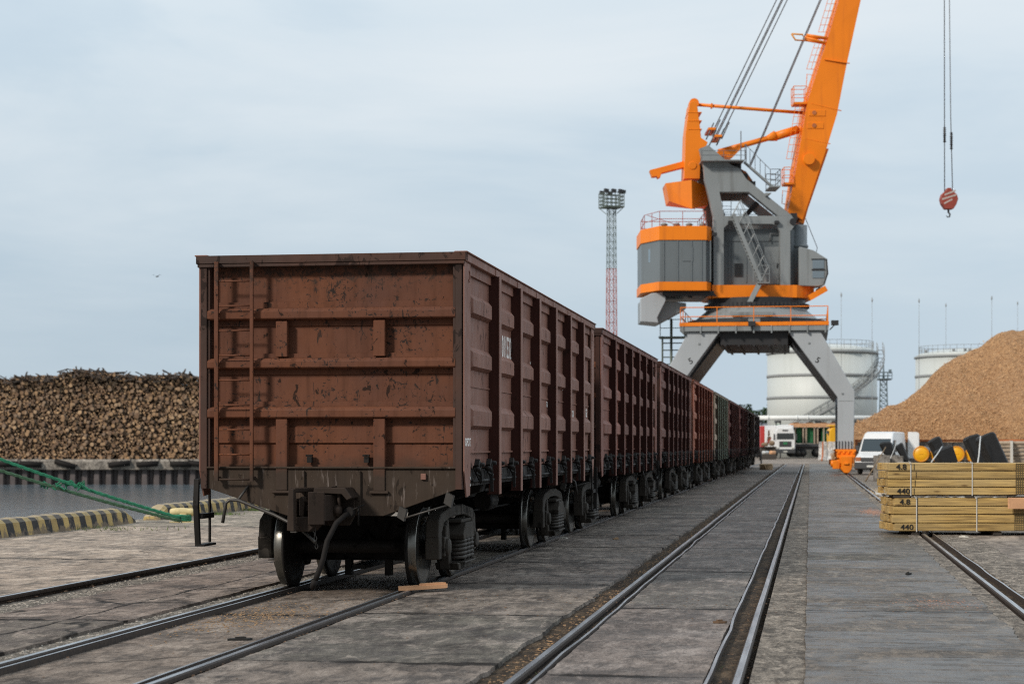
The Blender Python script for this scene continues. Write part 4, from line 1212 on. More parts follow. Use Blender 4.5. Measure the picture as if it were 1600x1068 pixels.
b = U(); b.box(HX0 + 1.2, HX1 + .2, -2.6, 2.4, 10.82, 11.11); b.bar((HX0 + 2, -2.7, 11.1), (HX0 + 3, -2.2, 10.75), .1); b.bar((HX0 + 4, -2.7, 11.1), (HX0 + 4.6, -2.2, 10.75), .1); b.build('floor_frame', 'dark_steel', crane)
b = U(); rail_fence(b, [(HX0 + .2, -.8), (HA, -2.85), (HB, -2.85), (HX1 - .3, 2.4), (HX0 + .2, 2.4)], 15.03, 15.95, .022, 1, 1.3, True)
b.tube([(HX0 + .3, -2, 15.8), (HX0 + 2.5, -2, 15.1)], .02, 5); b.build('roof_railing', 'tower_red', crane)
# counterweight under the rear
b = U(); b.prism(pol([(1003, 466), (1020, 458), (1042, 455), (1042, 470), (1029, 496), (1031, 504), (1003, 502)], -2.4), -2.4, -1.7, 'y'); b.build('tail_cheek', 'crane_light_grey', crane, .03); b = U()
b.prism(pol([(1003, 466), (1042, 455), (1042, 470), (1031, 504), (1003, 502)], 1.4), 1.4, 2.1, 'y'); b.build('tail_cheek', 'crane_light_grey', crane, .03)
b = U(); b.prism(pol([(1004, 468), (1042, 470), (1074, 473), (1074, 482), (1032, 505), (1004, 502)], -1.7), -1.7, 1.4, 'y'); b.build('tail_ballast', 'crane_grey', crane, .03)
# main body behind the tower legs
b = U(); b.prism([(HX1 + .15, -1.7), (HXB - .5, -1.7), (HXB, -1.2), (HXB, 2.0), (HX1 + .15, 2.0)], 11.5, 15.0, 'z')
for px in (1141, 1146, 1168, 1186, 1191): b.box(lx(px, -1.7) - .03, lx(px, -1.7) + .03, -1.74, -1.68, 11.7, 14.2)
b.box(lx(1134, -1.7), lx(1222, -1.7), -1.75, -1.68, 14.25, 14.31); b.box(lx(1134, -1.7), lx(1222, -1.7), -1.75, -1.68, 14.9, 14.96)
b.lathe([(.62, 11.5), (.62, 15.3)], 24, 'z', (lx(1244), -.9, 0)); b.lathe([(.66, 13.9), (.70, 14.0), (.66, 14.1)], 24, 'z', (lx(1244), -.9, 0))
b.build('engine_house', 'house_grey', crane)
b = U(); b.box(lx(1196, -1.7), lx(1219, -1.7), -1.78, -1.72, 11.6, 13.9); dr = b.build('door', 'crane_grey', crane, .01)
b = U(); b.tube([(lx(1216, -1.7), -1.8, 12.6), (lx(1216, -1.7), -1.84, 12.9)], .03, 6); b.build('handle', 'dark_steel', dr)
# operator's cabin
cp = pol([(1251, 385), (1273, 390.5), (1294.5, 404), (1296, 427), (1290, 445), (1280, 447), (1251, 446)], -2.2)
b = U(); b.prism(cp, -2.2, -.4, 'y'); b.box(lx(1284, -2.2), lx(1291, -2.2), -2.25, -.35, 11.2, 11.42); cb = b.build('cabin', 'crane_grey', crane, .03)
b = U()
for y0, y1 in ((406, 419), (423.5, 434)): b.box(lx(1271.5, -2.2), lx(1289.5, -2.2), -2.24, -2.19, lz(y1, -2.2), lz(y0, -2.2))
b.build('window', 'sky_glass', cb)
b = U()
b.prism(pol([(1294.6, 404), (1296.4, 427), (1290.5, 445), (1288.6, 444), (1294, 427), (1292.8, 405)], -2.23), -2.23, -.37, 'y'); b.box(lx(1270, -2.2), lx(1291, -2.2), -2.26, -2.2, lz(421.7, -2.2), lz(420.3, -2.2)); b.box(lx(1270, -2.2), lx(1291, -2.2), -2.26, -2.2, lz(405.5, -2.2), lz(404, -2.2))
b.build('frame', 'dark_steel', cb)
b = U(); b.tube([(lx(1271), -1.6, lz(398)), (lx(1272.5), -1.6, lz(391)), (lx(1255), -1.4, lz(345))], .025, 5); b.build('stay_wire', 'rope_steel', crane)
# tower: two parallel plate frames
for y0, y1 in ((-2.30, -1.62), (1.5, 2.1)):
    d_ = -2.3; b = U()
    b.prism(pol([(1117, 337), (1133, 337), (1133, 446), (1117, 446)], d_), y0, y1, 'y')
    b.prism(pol([(1222, 337), (1237, 350), (1237, 446), (1222, 446), (1221, 362), (1216, 352)], d_), y0 + .002, y1, 'y')
    b.prism(pol([(1133, 337), (1239, 337), (1246, 346), (1244, 352), (1238, 360), (1222, 362), (1216, 352), (1208, 349.5), (1140, 349.5), (1133, 356)], d_), y0 + .004, y1, 'y')
    b.prism(pol([(1102, 262), (1124, 262), (1124, 290), (1126, 298), (1133.5, 337), (1117, 337), (1103.5, 281)], d_), y0 + .006, y1, 'y')
    b.prism(pol([(1124, 262), (1157, 262), (1168, 279), (1240, 337), (1218, 337), (1172, 299.5), (1126, 299.5), (1124, 290)], d_), y0 + .008, y1, 'y')
    b.prism(pol([(1095, 232), (1109, 226), (1145, 257), (1157, 261.8), (1102, 261.8)], d_), y0 + .1, y1 - .1, 'y')
    b.build('tower_frame', 'crane_grey', crane, .02)
b = U()
for (px, py) in ((1110, 268), (1150, 268), (1172, 294), (1236, 343), (1125, 343)): b.box(lx(px) - .2, lx(px) + .2, -1.7, 1.6, lz(py) - .2, lz(py) + .2)
b.box(lx(1122), lx(1165), -1.7, 1.6, lz(290), lz(277)); b.bar((lx(1168), 1.4, lz(336)), (lx(1190), 1.4, lz(312)), .35, .3)
b.build('tower_ties', 'dark_steel', crane)
b = U(); b.box(lx(1091), lx(1156), -2.9, 2.7, lz(262) + .0, lz(260.3)); b.box(lx(1196), lx(1212), -2.6, -.5, lz(301), lz(299)); b.bar((lx(1157), -2.4, lz(262)), (lx(1200), -2.4, lz(300)), .3, .12)
b.prism(pol([(1198, 301), (1208, 301), (1198, 306)], -2.5), -2.5, -.6, 'y')
b.build('tower_platform', 'crane_grey', crane)
b = U(); rail_fence(b, [(lx(1091), -2.85), (lx(1158), -2.85)], lz(260.3), lz(246.5), .018, 1, 1.3)
b.build('tower_railing', 'rope_steel', crane); b = U(); rail_fence(b, [(lx(1197), -2.55), (lx(1212), -2.55), (lx(1212), -.55), (lx(1197), -.55)], lz(299), lz(273.5), .022, 2, .8)
b.build('tower_railing', 'rope_steel', crane); b = U()
for k in range(6):
    t = k / 5; x = lx(1158) + (lx(1197) - lx(1158)) * t; z = lz(260) + (lz(299) - lz(260)) * t
    b.tube([(x, -2.5, z), (x, -2.5, z + 1.0)], .02, 5)
b.tube([(lx(1158), -2.5, lz(235)), (lx(1197), -2.5, lz(274))], .02, 5)
b.build('tower_railing', 'rope_steel', crane)
for px in (1152, 1160): b = U(); b.tube([(lx(px), -2.5, lz(262)), (lx(px), -2.5, lz(215 if px == 1152 else 235))], .03, 5); b.build('antenna', 'rope_steel', crane)
b = U(); rail_fence(b, [(lx(1138), 1.9), (lx(1220), 1.9)], lz(337), lz(321), .02, 1, 1.2)
b.build('tower_railing', 'rope_steel', crane); b = U(); cladder(b, (lx(1141), 1.2, lz(337)), (lx(1141), 1.2, lz(299)), .55, (1, 0, 0))
b.build('tower_ladder', 'rope_steel', crane)
# inclined stair across the front
b = U()
A0, A1 = Vector((lx(1146, -2.75), -2.75, lz(336, -2.75))), Vector((lx(1189, -2.75), -2.75, lz(440, -2.75)))
for dy in (0, -.62):
    o = Vector((0, dy, 0)); b.bar(A0 + o, A1 + o, .06, .22)
    u = Vector((.45, 0, .85)); b.tube([A0 + o + u, A1 + o + u], .022, 5); b.tube([A0 + o + u * .55, A1 + o + u * .55], .018, 5)
    for k in range(7): p = A0.lerp(A1, k / 6) + o; b.tube([p, p + u], .02, 5)
for k in range(19):
    p = A0.lerp(A1, (k + .5) / 19); b.box(p.x - .1, p.x + .12, -3.36, -2.76, p.z - .015, p.z + .015)
b.box(lx(1184, -3), lx(1203, -3), -3.4, -2.35, 11.52, 11.58)
rail_fence(b, [(lx(1203, -3), -2.4), (lx(1203, -3), -3.35), (lx(1178, -3), -3.35)], 11.58, 12.6, .02, 1, .8)
b.bar((lx(1188, -3), -3.2, 11.5), (lx(1171, -3), -3.0, lz(477, -3)), .14, .3); b.build('stair', 'crane_grey', crane)
# rocker counterweight arm with its bucket-shaped weight
b = U(); b.prism(pol([(1080, 160), (1083.5, 158.3), (1087.5, 158.3), (1091, 161), (1095, 190), (1097.5, 215), (1108, 222), (1104, 232), (1097, 231), (1095.5, 279), (1071, 279), (1073.5, 207), (1077, 180)], -1.25), -1.25, .9, 'y')
for py in (181, 194, 207): b.box(lx(1074), lx(1095.5), -1.28, .92, lz(py) - .03, lz(py) + .03)
b.lathe([(.25, -1.3), (.25, 1.0)], 18, 'y', (lx(1081), 0, lz(263))); b.build('rocker_arm', 'crane_orange', crane, .02)
b = U(); b.prism(pol([(1017, 265.5), (1071, 251), (1071, 261), (1036, 270), (1034, 276), (1030, 278), (1028.5, 275), (1021, 276)], -.5), -.5, .2, 'y'); b.build('rocker_tail', 'crane_orange', crane, .02)
b = U()
yy = (-1.6, 1.4)
nearp = pol([(1042.5, 285), (1082, 281.5), (1083, 327), (1048, 313)], -1.5); sidep = pol([(1082, 281.5), (1110, 290), (1109.5, 318), (1083, 327)], -1.2)
v = [(x, -1.2 - .5 * (i in (1, 2)), z) for i, (x, z) in enumerate(nearp)] + [(sidep[1][0], -.6, sidep[1][1]), (sidep[2][0], -.6, sidep[2][1])] + [(nearp[0][0], 1.2, nearp[0][1]), (nearp[3][0], 1.2, nearp[3][1]), (sidep[1][0], 1.4, sidep[1][1]), (sidep[2][0], 1.4, sidep[2][1])]
b.add(v, [(0, 1, 2, 3), (1, 4, 5, 2), (0, 3, 7, 6), (6, 7, 9, 8), (4, 8, 9, 5), (0, 6, 8, 4, 1), (3, 2, 5, 9, 7)])
b.tube([(lx(1083), -1.3, lz(326)), (lx(1084), -1.3, lz(331))], .04, 5); b.build('counterweight', 'crane_orange', crane)
# tie rod and luffing rack
b = U(); b.tube([(lx(1086), -.2, lz(164)), (lx(1170), -.2, lz(170.5)), (lx(1264), -.2, lz(177.6))], .105, 12); b.lathe([(.3, -.5), (.3, .5)], 18, 'y', (lx(1085), -.2, lz(164))); b.box(lx(1112), lx(1114.5), -.4, 0, lz(170), lz(163)); b.build('tie_rod', 'crane_orange', crane)
b = U(); b.tube([(lx(1124), -.2, lz(238)), (lx(1200), -.2, lz(217))], .17, 12); b.tube([(lx(1212), -.2, lz(214)), (lx(1248), -.2, lz(203))], .27, 14); b.tube([(lx(1248), -.2, lz(203)), (lx(1262), -.2, lz(199))], .18, 12)
b.tube([(lx(1200), -.2, lz(217)), (lx(1213), -.2, lz(213))], .17, 12, True, .34); b.prism(pol([(1122, 237), (1158, 229), (1159, 233), (1146, 246), (1122, 243)], -.4), -.4, 0, 'y'); b.build('luffing_rack', 'crane_orange', crane)
b = U(); b.prism(pol([(1130, 246), (1143, 245), (1145, 254), (1138, 254)], -.6), -.6, .6, 'y'); b.prism(pol([(1160, 264), (1168, 268), (1178, 282), (1172, 282)], -1.2), -1.2, .8, 'y'); b.build('winch_cover', 'rust_orange', crane)
# jib (boom): tapered box, goes on beyond the picture to the tip that carries the hook
def jib_section(t):
    pass
LE = [(1233, 333), (1254.6, 216), (1264, 159), (1297.6, 54), (1313.5, 0), (1380, -226), (1466, -560)]
RE = [(1256, 343), (1294.4, 229), (1310, 178), (1324.7, 102), (1347, 0), (1402, -235), (1476, -562)]
b = U()
yw = [(-1.1, 1.0), (-1.5, 1.4), (-1.5, 1.4), (-1.4, 1.3), (-1.3, 1.2), (-1.0, .9), (-.6, .5)]
vs = []
for (l, r_, w) in zip(LE, RE, yw):
    d_ = w[0]; vs += [(lx(l[0], d_), w[0], lz(l[1], d_)), (lx(r_[0], d_), w[0], lz(r_[1], d_)), (lx(r_[0], d_), w[1], lz(r_[1], d_)), (lx(l[0], d_), w[1], lz(l[1], d_))]
n = len(LE)
b.add(vs, [(4 * i + k, 4 * i + (k + 1) % 4, 4 * i + 4 + (k + 1) % 4, 4 * i + 4 + k) for i in range(n - 1) for k in range(4)] + [(0, 1, 2, 3), tuple(range(4 * n - 4, 4 * n))])
b.prism(pol([(1262, 318), (1266, 321), (1258, 350), (1250, 346)], -1.0), -1.0, .9, 'y'); b.prism(pol([(1292, 232), (1297, 232), (1266, 322), (1259, 322)], -.7), -.7, .6, 'y')
b.lathe([(.34, -1.75), (.34, 1.5)], 18, 'y', (lx(1265.5, -1.5), 0, lz(249, -1.5)))
jib = b.build('jib', 'crane_orange', crane)
for (l0, r0) in (((1284, 100), (1323, 106)), ((1264, 168), (1310, 179)), ((1255, 222), (1293, 230))):
    b = U(); b.prism(pol([l0, r0, (r0[0], r0[1] + 1.0), (l0[0], l0[1] + 1.0)]), -1.515, -1.40, 'y'); b.build('weld_seam', 'crane_orange', jib)
b = U()
for k in range(7): b.box(lx(1149, -1.7), lx(1162, -1.7), -1.78, -1.73, 12.1 + .12 * k, 12.16 + .12 * k)
b.build('vent', 'dark_steel', crane)
for px, py in ((1136, 352), (1207, 352), (1110, 372)):
    b = U(); b.box(lx(px) - .14, lx(px) + .14, -3.2 if px < 1120 else -2.55, -2.9 if px < 1120 else -2.3, lz(py) - .2, lz(py)); b.build('floodlight', 'dark_steel', crane, .02)
b = U(); b.tube([(lx(1199), -1.82, 14.2), (lx(1199), -1.82, 14.7), (lx(1219), -1.82, 14.7)], .04, 6); b.build('conduit', 'rope_steel', crane)
for px in (1038, 1057, 1077, 1098):
    b = U(); b.lathe([(.18, 0), (.18, .3), (.26, .34), (.1, .45)], 10, 'z', (lx(px), -.8, 15.03)); b.build('roof_vent', 'crane_grey', crane)
b = U()
for (px, py, w, h) in ((1279, 176.5, 26, 10), (1276, 196, 26, 10)):
    b.box(lx(px - w / 2, -1.5), lx(px + w / 2, -1.5), -1.535, -1.48, lz(py + h / 2, -1.5), lz(py - h / 2, -1.5))
b.build('inspection_plate', 'crane_orange', jib, .02)
b = U()
for k in range(2): b = U(); b.lathe([(.13, -1.58), (.13, -1.5)], 12, 'y', (lx(1274, -1.5), 0, lz(176 + 20 * k, -1.5))); b.build('pivot_pin', 'rust_orange', jib)
b = U()
b.lathe([(.2, -2.45), (.22, -1.6)], 14, 'y', (lx(1241, -2.3), 0, lz(346, -2.3)))
b.build('pivot_pin', 'dark_steel', jib)
# cage ladder along the jib, railing baskets and lamp bracket
b = U()
def le_at(py):
    for (a, c) in zip(LE[:-1], LE[1:]):
        if a[1] >= py >= c[1]:
            t = (a[1] - py) / (a[1] - c[1]); return a[0] + (c[0] - a[0]) * t
    return LE[-1][0]
def Lp(py, off, y=-.9): return (lx(le_at(py) - off, y), y, lz(py, y))
pys = list(range(330, -220, -30))
for off in (4.0, ):
    for y in (-1.1, -.6): b.tube([Lp(p, off, y) for p in pys], .028, 5)
for p in range(328, -215, -6): b.tube([Lp(p, 4, -1.1), Lp(p, 4, -.6)], .018, 4, False)
for a0, a1 in ((248, 164), (108, 68), (50, -60), (-70, -200)):
    q = list(range(a0, a1 - 1, -11))
    for p in q:
        b.tube([Lp(p, 4, -1.1), Lp(p, 11, -1.45), Lp(p, 18, -1.1), Lp(p, 18, -.5), Lp(p, 11, -.2), Lp(p, 4, -.6)], .016, 4, False)
    for off, y in ((11, -1.45), (18, -1.1), (18, -.5), (11, -.2)): b.tube([Lp(p, off, y) for p in (a0, (a0 + a1) / 2, a1)], .016, 4)
for py, w, h in ((288, 13, 25), (163, 20, 26)):
    P0 = Lp(py, 0); z0 = P0[2]; x1 = P0[0] - .1; x0 = x1 - w / 25
    b.box(x0, x1, -1.4, -.3, z0 - .06, z0 + .06)
    rail_fence(b, [(x0, -1.4), (x1, -1.4), (x1, -.3), (x0, -.3)], z0, z0 + h / 25, .022, 1, .6, True)
for py in (300, 118):
    P0 = Lp(py, 4); b.tube([P0, (P0[0] - .4, P0[1], P0[2] + .1), (P0[0] - .45, P0[1], P0[2] - .7), (P0[0] - .1, P0[1], P0[2] - .8)], .025, 5)
b.build('cage_ladder', 'crane_orange', jib)
b = U()
for y in (-1.3, -.7): b.tube([Lp(60, -1, y), (lx(1257), y, lz(62)), ], .09, 8); b.tube([Lp(68, -1, y), (lx(1257), y, lz(66))], .09, 8)
b.prism(pol([(1297, 54), (1301, 54), (1297, 76), (1292, 74)], -1.3), -1.3, -.6, 'y'); lb = b.build('lamp_bracket', 'crane_orange', jib)
b = U(); q = [(lx(1235), -1, lz(58.5)), (lx(1252), -1, lz(59.5)), (lx(1257), -1, lz(69)), (lx(1241), -1, lz(68)), (lx(1235), -1, lz(58.5))]
b.tube(q, .055, 6); b.build('hoop', 'cap_rim', lb)
# stay ropes from the tower head up to the jib tip
b = U()
tip = (lx(1466), -.1, lz(-556))
for px, py, y in ((1111, 214, -1.0), (1117, 222, -.7), (1120, 213, .6), (1125, 222, .9)):
    d = (1216.4 - 1114.6) / 210.0
    b.tube([(lx(px), y, lz(py)), (lx(px + d * (py + 560)), y * .5, lz(-560))], .036, 6)
for px, py, y in ((1171, 262, -.35), (1174, 262, .25)):
    d = (1277.5 - 1172) / 248.0
    b.tube([(lx(px), y, lz(py)), (lx(px + d * (py + 560)), y, lz(-560))], .036, 6)
b.build('stay_rope', 'rope_steel', crane)
b = U()
for px, py in ((1111, 206), (1121, 217)): b.box(lx(px - 5.5), lx(px + 5.5), -1.3, 1.0, lz(py + 2), lz(py - 1.5))
b.build('rope_anchor', 'crane_orange', crane)
b = U()
for px, py in ((1102, 215), (1112, 210), (1118, 224), (1126, 214), (1106, 226)): b.tube([(lx(px), -1.2, lz(py + 8)), (lx(px + 12), -1.2, lz(py - 18))], .045, 6)
b.build('anchor_rod', 'rope_steel', crane)
b = U(); b.lathe([(.5, -.2), (.55, -.15), (.55, .15), (.5, .2)], 24, 'y', (lx(1478), -.05, lz(-560))); b.build('tip_sheave', 'dark_steel', jib)

# hook block on its two ropes
UR = lambda px, y, py: RZ @ Vector((lx(px), y, lz(py)))
hk = root('hook_block', Vector((CRX, CRY, 0)) + UR(1484, 0, 311), 'red and white striped hook block hanging on two long ropes', 'hook block', TH)
q = lambda px, py: ((px - 1484) / 25.0, (311 - py) / 25.0)
b = MB(); b.prism([q(*p) for p in ((1481, 294), (1487, 294), (1488.5, 298), (1496, 304), (1498, 311), (1495, 320), (1490.5, 327), (1478, 327), (1472.5, 319), (1470.5, 311), (1473, 303.5), (1479.5, 298))], -.26, .26, 'y'); bl = b.build('block', 'hook_red', hk, .03)
b = MB()
for k in range(3):
    z = -.30 + .27 * k; x0, x1 = ((-.34, .20), (-.46, .44), (-.30, .40))[k]
    b.prism([(x0, z - .06), (x1, z + .22), (x1 - .02, z + .32), (x0, z + .05)], -.268, .268, 'y')
b.build('stripe', 'hook_white', bl)
b = MB(); b.tube([(.0, 0, -.62), (.0, 0, -.82), (.10, 0, -.95), (.06, 0, -1.10), (-.06, 0, -1.12), (-.12, 0, -1.02)], .07, 8, True, .03); b.build('hook', 'dark_steel', hk)
b = MB(); b.tube([q(1478, 300)[:1] + (0,) + q(1478, 300)[1:], ((1477 - 1484) / 25, 0, (311 + 555) / 25)], .03, 6)
b.tube([((1490.5 - 1484) / 25, 0, (311 - 300) / 25), ((1487.5 - 1484) / 25, 0, (311 - 180) / 25), ((1479.5 - 1484) / 25, 0, (311 + 555) / 25)], .03, 6); b.build('hoist_rope', 'rope_steel', hk)
b = MB(); r_ = random.Random(3)
for px, a0, a1 in ((1478, 200, 226), (1488.6, 208, 236)):
    for k in range(int(a1 - a0) // 3): b.lathe([(.05, -.06), (.09 + .03 * r_.random(), 0), (.05, .06)], 8, 'z', ((px - 1484) / 25, 0, (311 - a0 - 3 * k) / 25))
b.build('rope_clamp', 'dark_steel', hk)

# ------------------------------------------------------------------ tanks
def tank(px0, px1, z, ytop, label, stairs, flip=1):
    c = W((px0 + px1) / 2, YH, z); R = (px1 - px0) / 2 * z / F; zt = CH + (YH - ytop) * z / F
    t = root('storage_tank', (c.x, c.y, 0), label, 'tank', 0, 'storage tanks')
    b = MB(); b.lathe([(R, 0), (R, zt)], 64, 'z'); wl = b.build('wall', 'tank_paint', t)
    b = MB()
    for y in (588, 622): 
        zz = CH + (YH - y) * z / F; b.lathe([(R + .01, zz - .2), (R + .10, zz - .18), (R + .10, zz + .18), (R + .01, zz + .2)], 64, 'z')
    b.lathe([(R + .02, zt - .3), (R + .2, zt - .25), (R + .2, zt), (R + .02, zt)], 64, 'z'); b.build('wind_girder', 'tank_trim', t)
    b = MB(); b.lathe([(R + .05, zt), (R - .6, zt + .45), (R * .6, zt + .95), (R * .2, zt + 1.2), (.05, zt + 1.25)], 48, 'z'); b.build('roof', 'tank_paint', t)
    b = MB(); n = 44; r2 = R - .5
    ring = [(r2 * math.cos(2 * math.pi * k / n), r2 * math.sin(2 * math.pi * k / n)) for k in range(n)]
    rail_fence(b, ring, zt + .3, zt + 1.5, .03, 1, 9, True); b.build('roof_railing', 'tank_trim', t)
    b = MB(); r_ = random.Random(int(z))
    for k in range(7):
        a = r_.uniform(3.4, 6.0); b.lathe([(.2, 0), (.22, .5)], 10, 'z', ((R - 1) * math.cos(a), (R - 1) * math.sin(a), zt + .4))
    b.build('roof_vent', 'tank_trim', t)
    if stairs:
        b = MB(); pts = []; pts2 = []
        for k in range(25):
            u = k / 24; a = -2.85 + u * 2.9 + TH; zz = .6 + (zt + .4 - .6) * u
            for rr, lst in ((R + .15, pts), (R + 1.0, pts2)): lst.append(Vector((rr * math.cos(a), rr * math.sin(a), zz)))
        for lst in (pts, pts2):
            for a_, c_ in zip(lst[:-1], lst[1:]): b.bar(a_, c_, .10, .28)
            b.tube([p + Vector((0, 0, 1.1)) for p in lst], .045, 5); b.tube([p + Vector((0, 0, .6)) for p in lst], .03, 5)
            for p in lst: b.tube([p, p + Vector((0, 0, 1.1))], .035, 5)
        for a_, c_ in zip(pts, pts2): b.bar(a_, c_, .35, .06)
        b.build('stair', 'tank_trim', t)
    return t
tank(1199.5, 1369, 262, 551, 'big pale storage tank behind the crane legs with a spiral stair', True)
tank(1432, 1590, 278, 557, 'pale storage tank half hidden behind the wood chip heap', False)
for k, (px, y0, y1, z, lab_) in enumerate(((1314.5, 461, 545, 250, 'thin lightning pole above the left part of the stair tank'), (1362.7, 469, 560, 252, 'thin lightning pole at the right edge of the stair tank'), (1436, 470, 560, 262, 'thin lightning pole at the left edge of the half hidden tank'),
                                     (1478, 477, 560, 300, 'thin lightning pole above the middle of the half hidden tank'), (1549.6, 466, 560, 262, 'thin lightning pole rising behind the heap shoulder'), (1590, 474, 560, 300, 'thin lightning pole at the far right above the heap top'))):
    p = W(px, YH, z); b = MB(); zt = CH + (YH - y0) * z / F
    b.tube([(0, 0, 0), (0, 0, zt * .6)], .045, 6); b.tube([(0, 0, zt * .6), (0, 0, zt)], .028, 6); b.lathe([(.02, -.3), (.10, -.1), (.10, .1), (.02, .4)], 6, 'z', (0, 0, zt))
    tag(b.build('lightning_pole', 'tank_trim', loc=(p.x, p.y, 0)), lab_, 'pole', 'thin lightning poles by the tanks')


def lattice(b, w0, w1, z0, z1, n, r):
    for k in range(n):
        a, c = k / n, (k + 1) / n; wa, wc = w0 + (w1 - w0) * a, w0 + (w1 - w0) * c; za, zc = z0 + (z1 - z0) * a, z0 + (z1 - z0) * c
        ca = [(-wa, -wa), (wa, -wa), (wa, wa), (-wa, wa)]; cc = [(-wc, -wc), (wc, -wc), (wc, wc), (-wc, wc)]
        for i in range(4):
            j = (i + 1) % 4
            b.tube([(*ca[i], za), (*cc[i], zc)], r, 5, False)
            b.tube([(*ca[i], za), (*cc[j], zc)], r * .55, 4, False); b.tube([(*ca[j], za), (*cc[i], zc)], r * .55, 4, False)
            b.tube([(*ca[i], zc), (*ca[j], zc)], r * .55, 4, False)


zm = 185.0; p = W(955.5, YH, zm); k_ = zm / F
zz = lambda y: CH + (YH - y) * k_
mast = root('floodlight_mast', (p.x, p.y, 0), 'tall lattice floodlight mast, green above and red below, behind the train', 'mast', TH + .35)
b = MB(); lattice(b, .37, .33, zz(420), zz(324), 9, .034); b.build('upper_lattice', 'tower_green', mast)
b = MB(); lattice(b, .48, .37, 0, zz(420), 18, .040); b.build('lower_lattice', 'tower_red', mast)
b = MB(); S = .95; b.box(-S, S, -S, S, zz(325), zz(323)); rail_fence(b, [(-S, -S), (S, -S), (S, S), (-S, S)], zz(325), zz(302), .045, 3, .5, True)
for sx in (-1, 1):
    for sy in (-1, 1): b.bar((sx * .4, sy * .4, zz(334)), (sx * .9, sy * .9, zz(325)), .06)
b.build('lamp_platform', 'tower_green', mast)
for k, (x, y) in enumerate(((-.95, -.9), (-.2, -1.0), (.55, -1.0), (.95, -.7), (.2, .9), (-.7, .8))):
    b = MB(); b.prism([(x - .22, zz(303)), (x + .22, zz(303)), (x + .26, zz(298)), (x - .18, zz(297))], y - .15, y + .2, 'y'); b.build('floodlight', 'dark_steel', mast)

zm = 330.0; p = W(1380.5, YH, zm); k_ = zm / F
tw = root('radio_mast', (p.x, p.y, 0), 'small distant blue-grey mast with a ringed platform between tank and heap', 'mast')
b = MB(); lattice(b, .9, .55, 0, CH + (YH - 592) * k_, 14, .10); b.build('lattice', 'tower_blue', tw)
b = MB(); z1 = CH + (YH - 592) * k_; b.lathe([(1.3, z1 - .2), (1.5, z1), (1.5, z1 + .1), (.3, z1 + .15)], 12, 'z'); rail_fence(b, [(1.5 * math.cos(a), 1.5 * math.sin(a)) for a in (0, 1.05, 2.1, 3.14, 4.19, 5.24)], z1, z1 + 1.2, .06, 1, 3, True); b.box(.9, 1.4, -.3, .3, z1 + 1.0, z1 + 1.7); b.build('platform', 'tower_blue', tw)
b = MB(); b.tube([(0, 0, z1), (0, 0, z1 + 2.6)], .25, 6, True, .12); b.tube([(0, 0, z1 + 2.6), (0, 0, CH + (YH - 570) * k_)], .07, 5); b.build('spire', 'tower_blue', tw)

# ------------------------------------------------------------------ wood chip heap (one mass)
def heap():
    z0 = 150.0; k = z0 / F
    prof = [(1312, 712), (1334, 659), (1368, 642), (1397, 626), (1436, 596), (1470, 576), (1495, 560), (1512, 557), (1534, 547), (1558, 524), (1582, 514), (1605, 513), (1650, 520), (1720, 560), (1800, 640), (1840, 700)]
    def ridge(px):
        for a, c in zip(prof[:-1], prof[1:]):
            if a[0] <= px <= c[0]: return CH + (YH - (a[1] + (c[1] - a[1]) * (px - a[0]) / (c[0] - a[0]))) * k
        return 0
    nx, ny = 190, 110; vs = []
    o = W(1312, YH, z0)
    wid = (1840 - 1312) * k
    X = Vector((CT, ST, 0)); Y = Vector((-ST, CT, 0))
    for j in range(ny + 1):
        v = -1 + 2 * j / ny
        for i in range(nx + 1):
            u = i / nx; h = max(0, ridge(1312 + 528 * u))
            dep = h * 1.42 + 1.2
            # second, lower and farther crest makes the pale shoulder line
            q = max(0.0, 1 - abs(v) ** 1.05)
            zz_ = h * q
            p = o + X * (wid * u + 2.0 * noise.noise(Vector((u * 4, v * 2, 3)))) + Y * (v * dep)
            p.z = max(-.1, zz_ + .75 * noise.noise(Vector((p.x * .22, p.y * .12, 1))) * min(1, zz_) + .4 * noise.noise(p * .5) * min(1, zz_) + .22 * noise.noise(p * 1.1) * min(1, zz_))
            vs.append(p)
    fs = [(j * (nx + 1) + i, j * (nx + 1) + i + 1, (j + 1) * (nx + 1) + i + 1, (j + 1) * (nx + 1) + i) for j in range(ny) for i in range(nx)]
    b = MB(); b.add(vs, fs, True)
    r = random.Random(8); b.mat(1)
    for _ in range(24000):
        j = int(ny * .5 * (1 - r.random() ** .8 * .96)); i = int(r.random() * nx * .62)
        a = vs[j * (nx + 1) + i]; c = vs[(j + 1) * (nx + 1) + i + 1]
        p = a.lerp(c, r.random()) + Vector((r.gauss(0, .12), r.gauss(0, .1), .02))
        d1 = Vector((r.gauss(0, 1), r.gauss(0, .6), r.gauss(0, .8))).normalized() * r.uniform(.025, .065); d2 = Vector((r.gauss(0, 1), r.gauss(0, 1), r.gauss(0, 1))).normalized() * r.uniform(.015, .032)
        n_ = Vector((0, -.08, .06))
        b.add([p - d1 - d2 + n_, p + d1 - d2 + n_, p + d1 + d2 + n_, p - d1 + d2 + n_], [(0, 1, 2, 3)])
    tag(b.build('wood_chips', ['chip_mass', 'chips']), 'tall brown heap of wood chips behind the parked van', 'wood chips', kind='stuff')
heap()

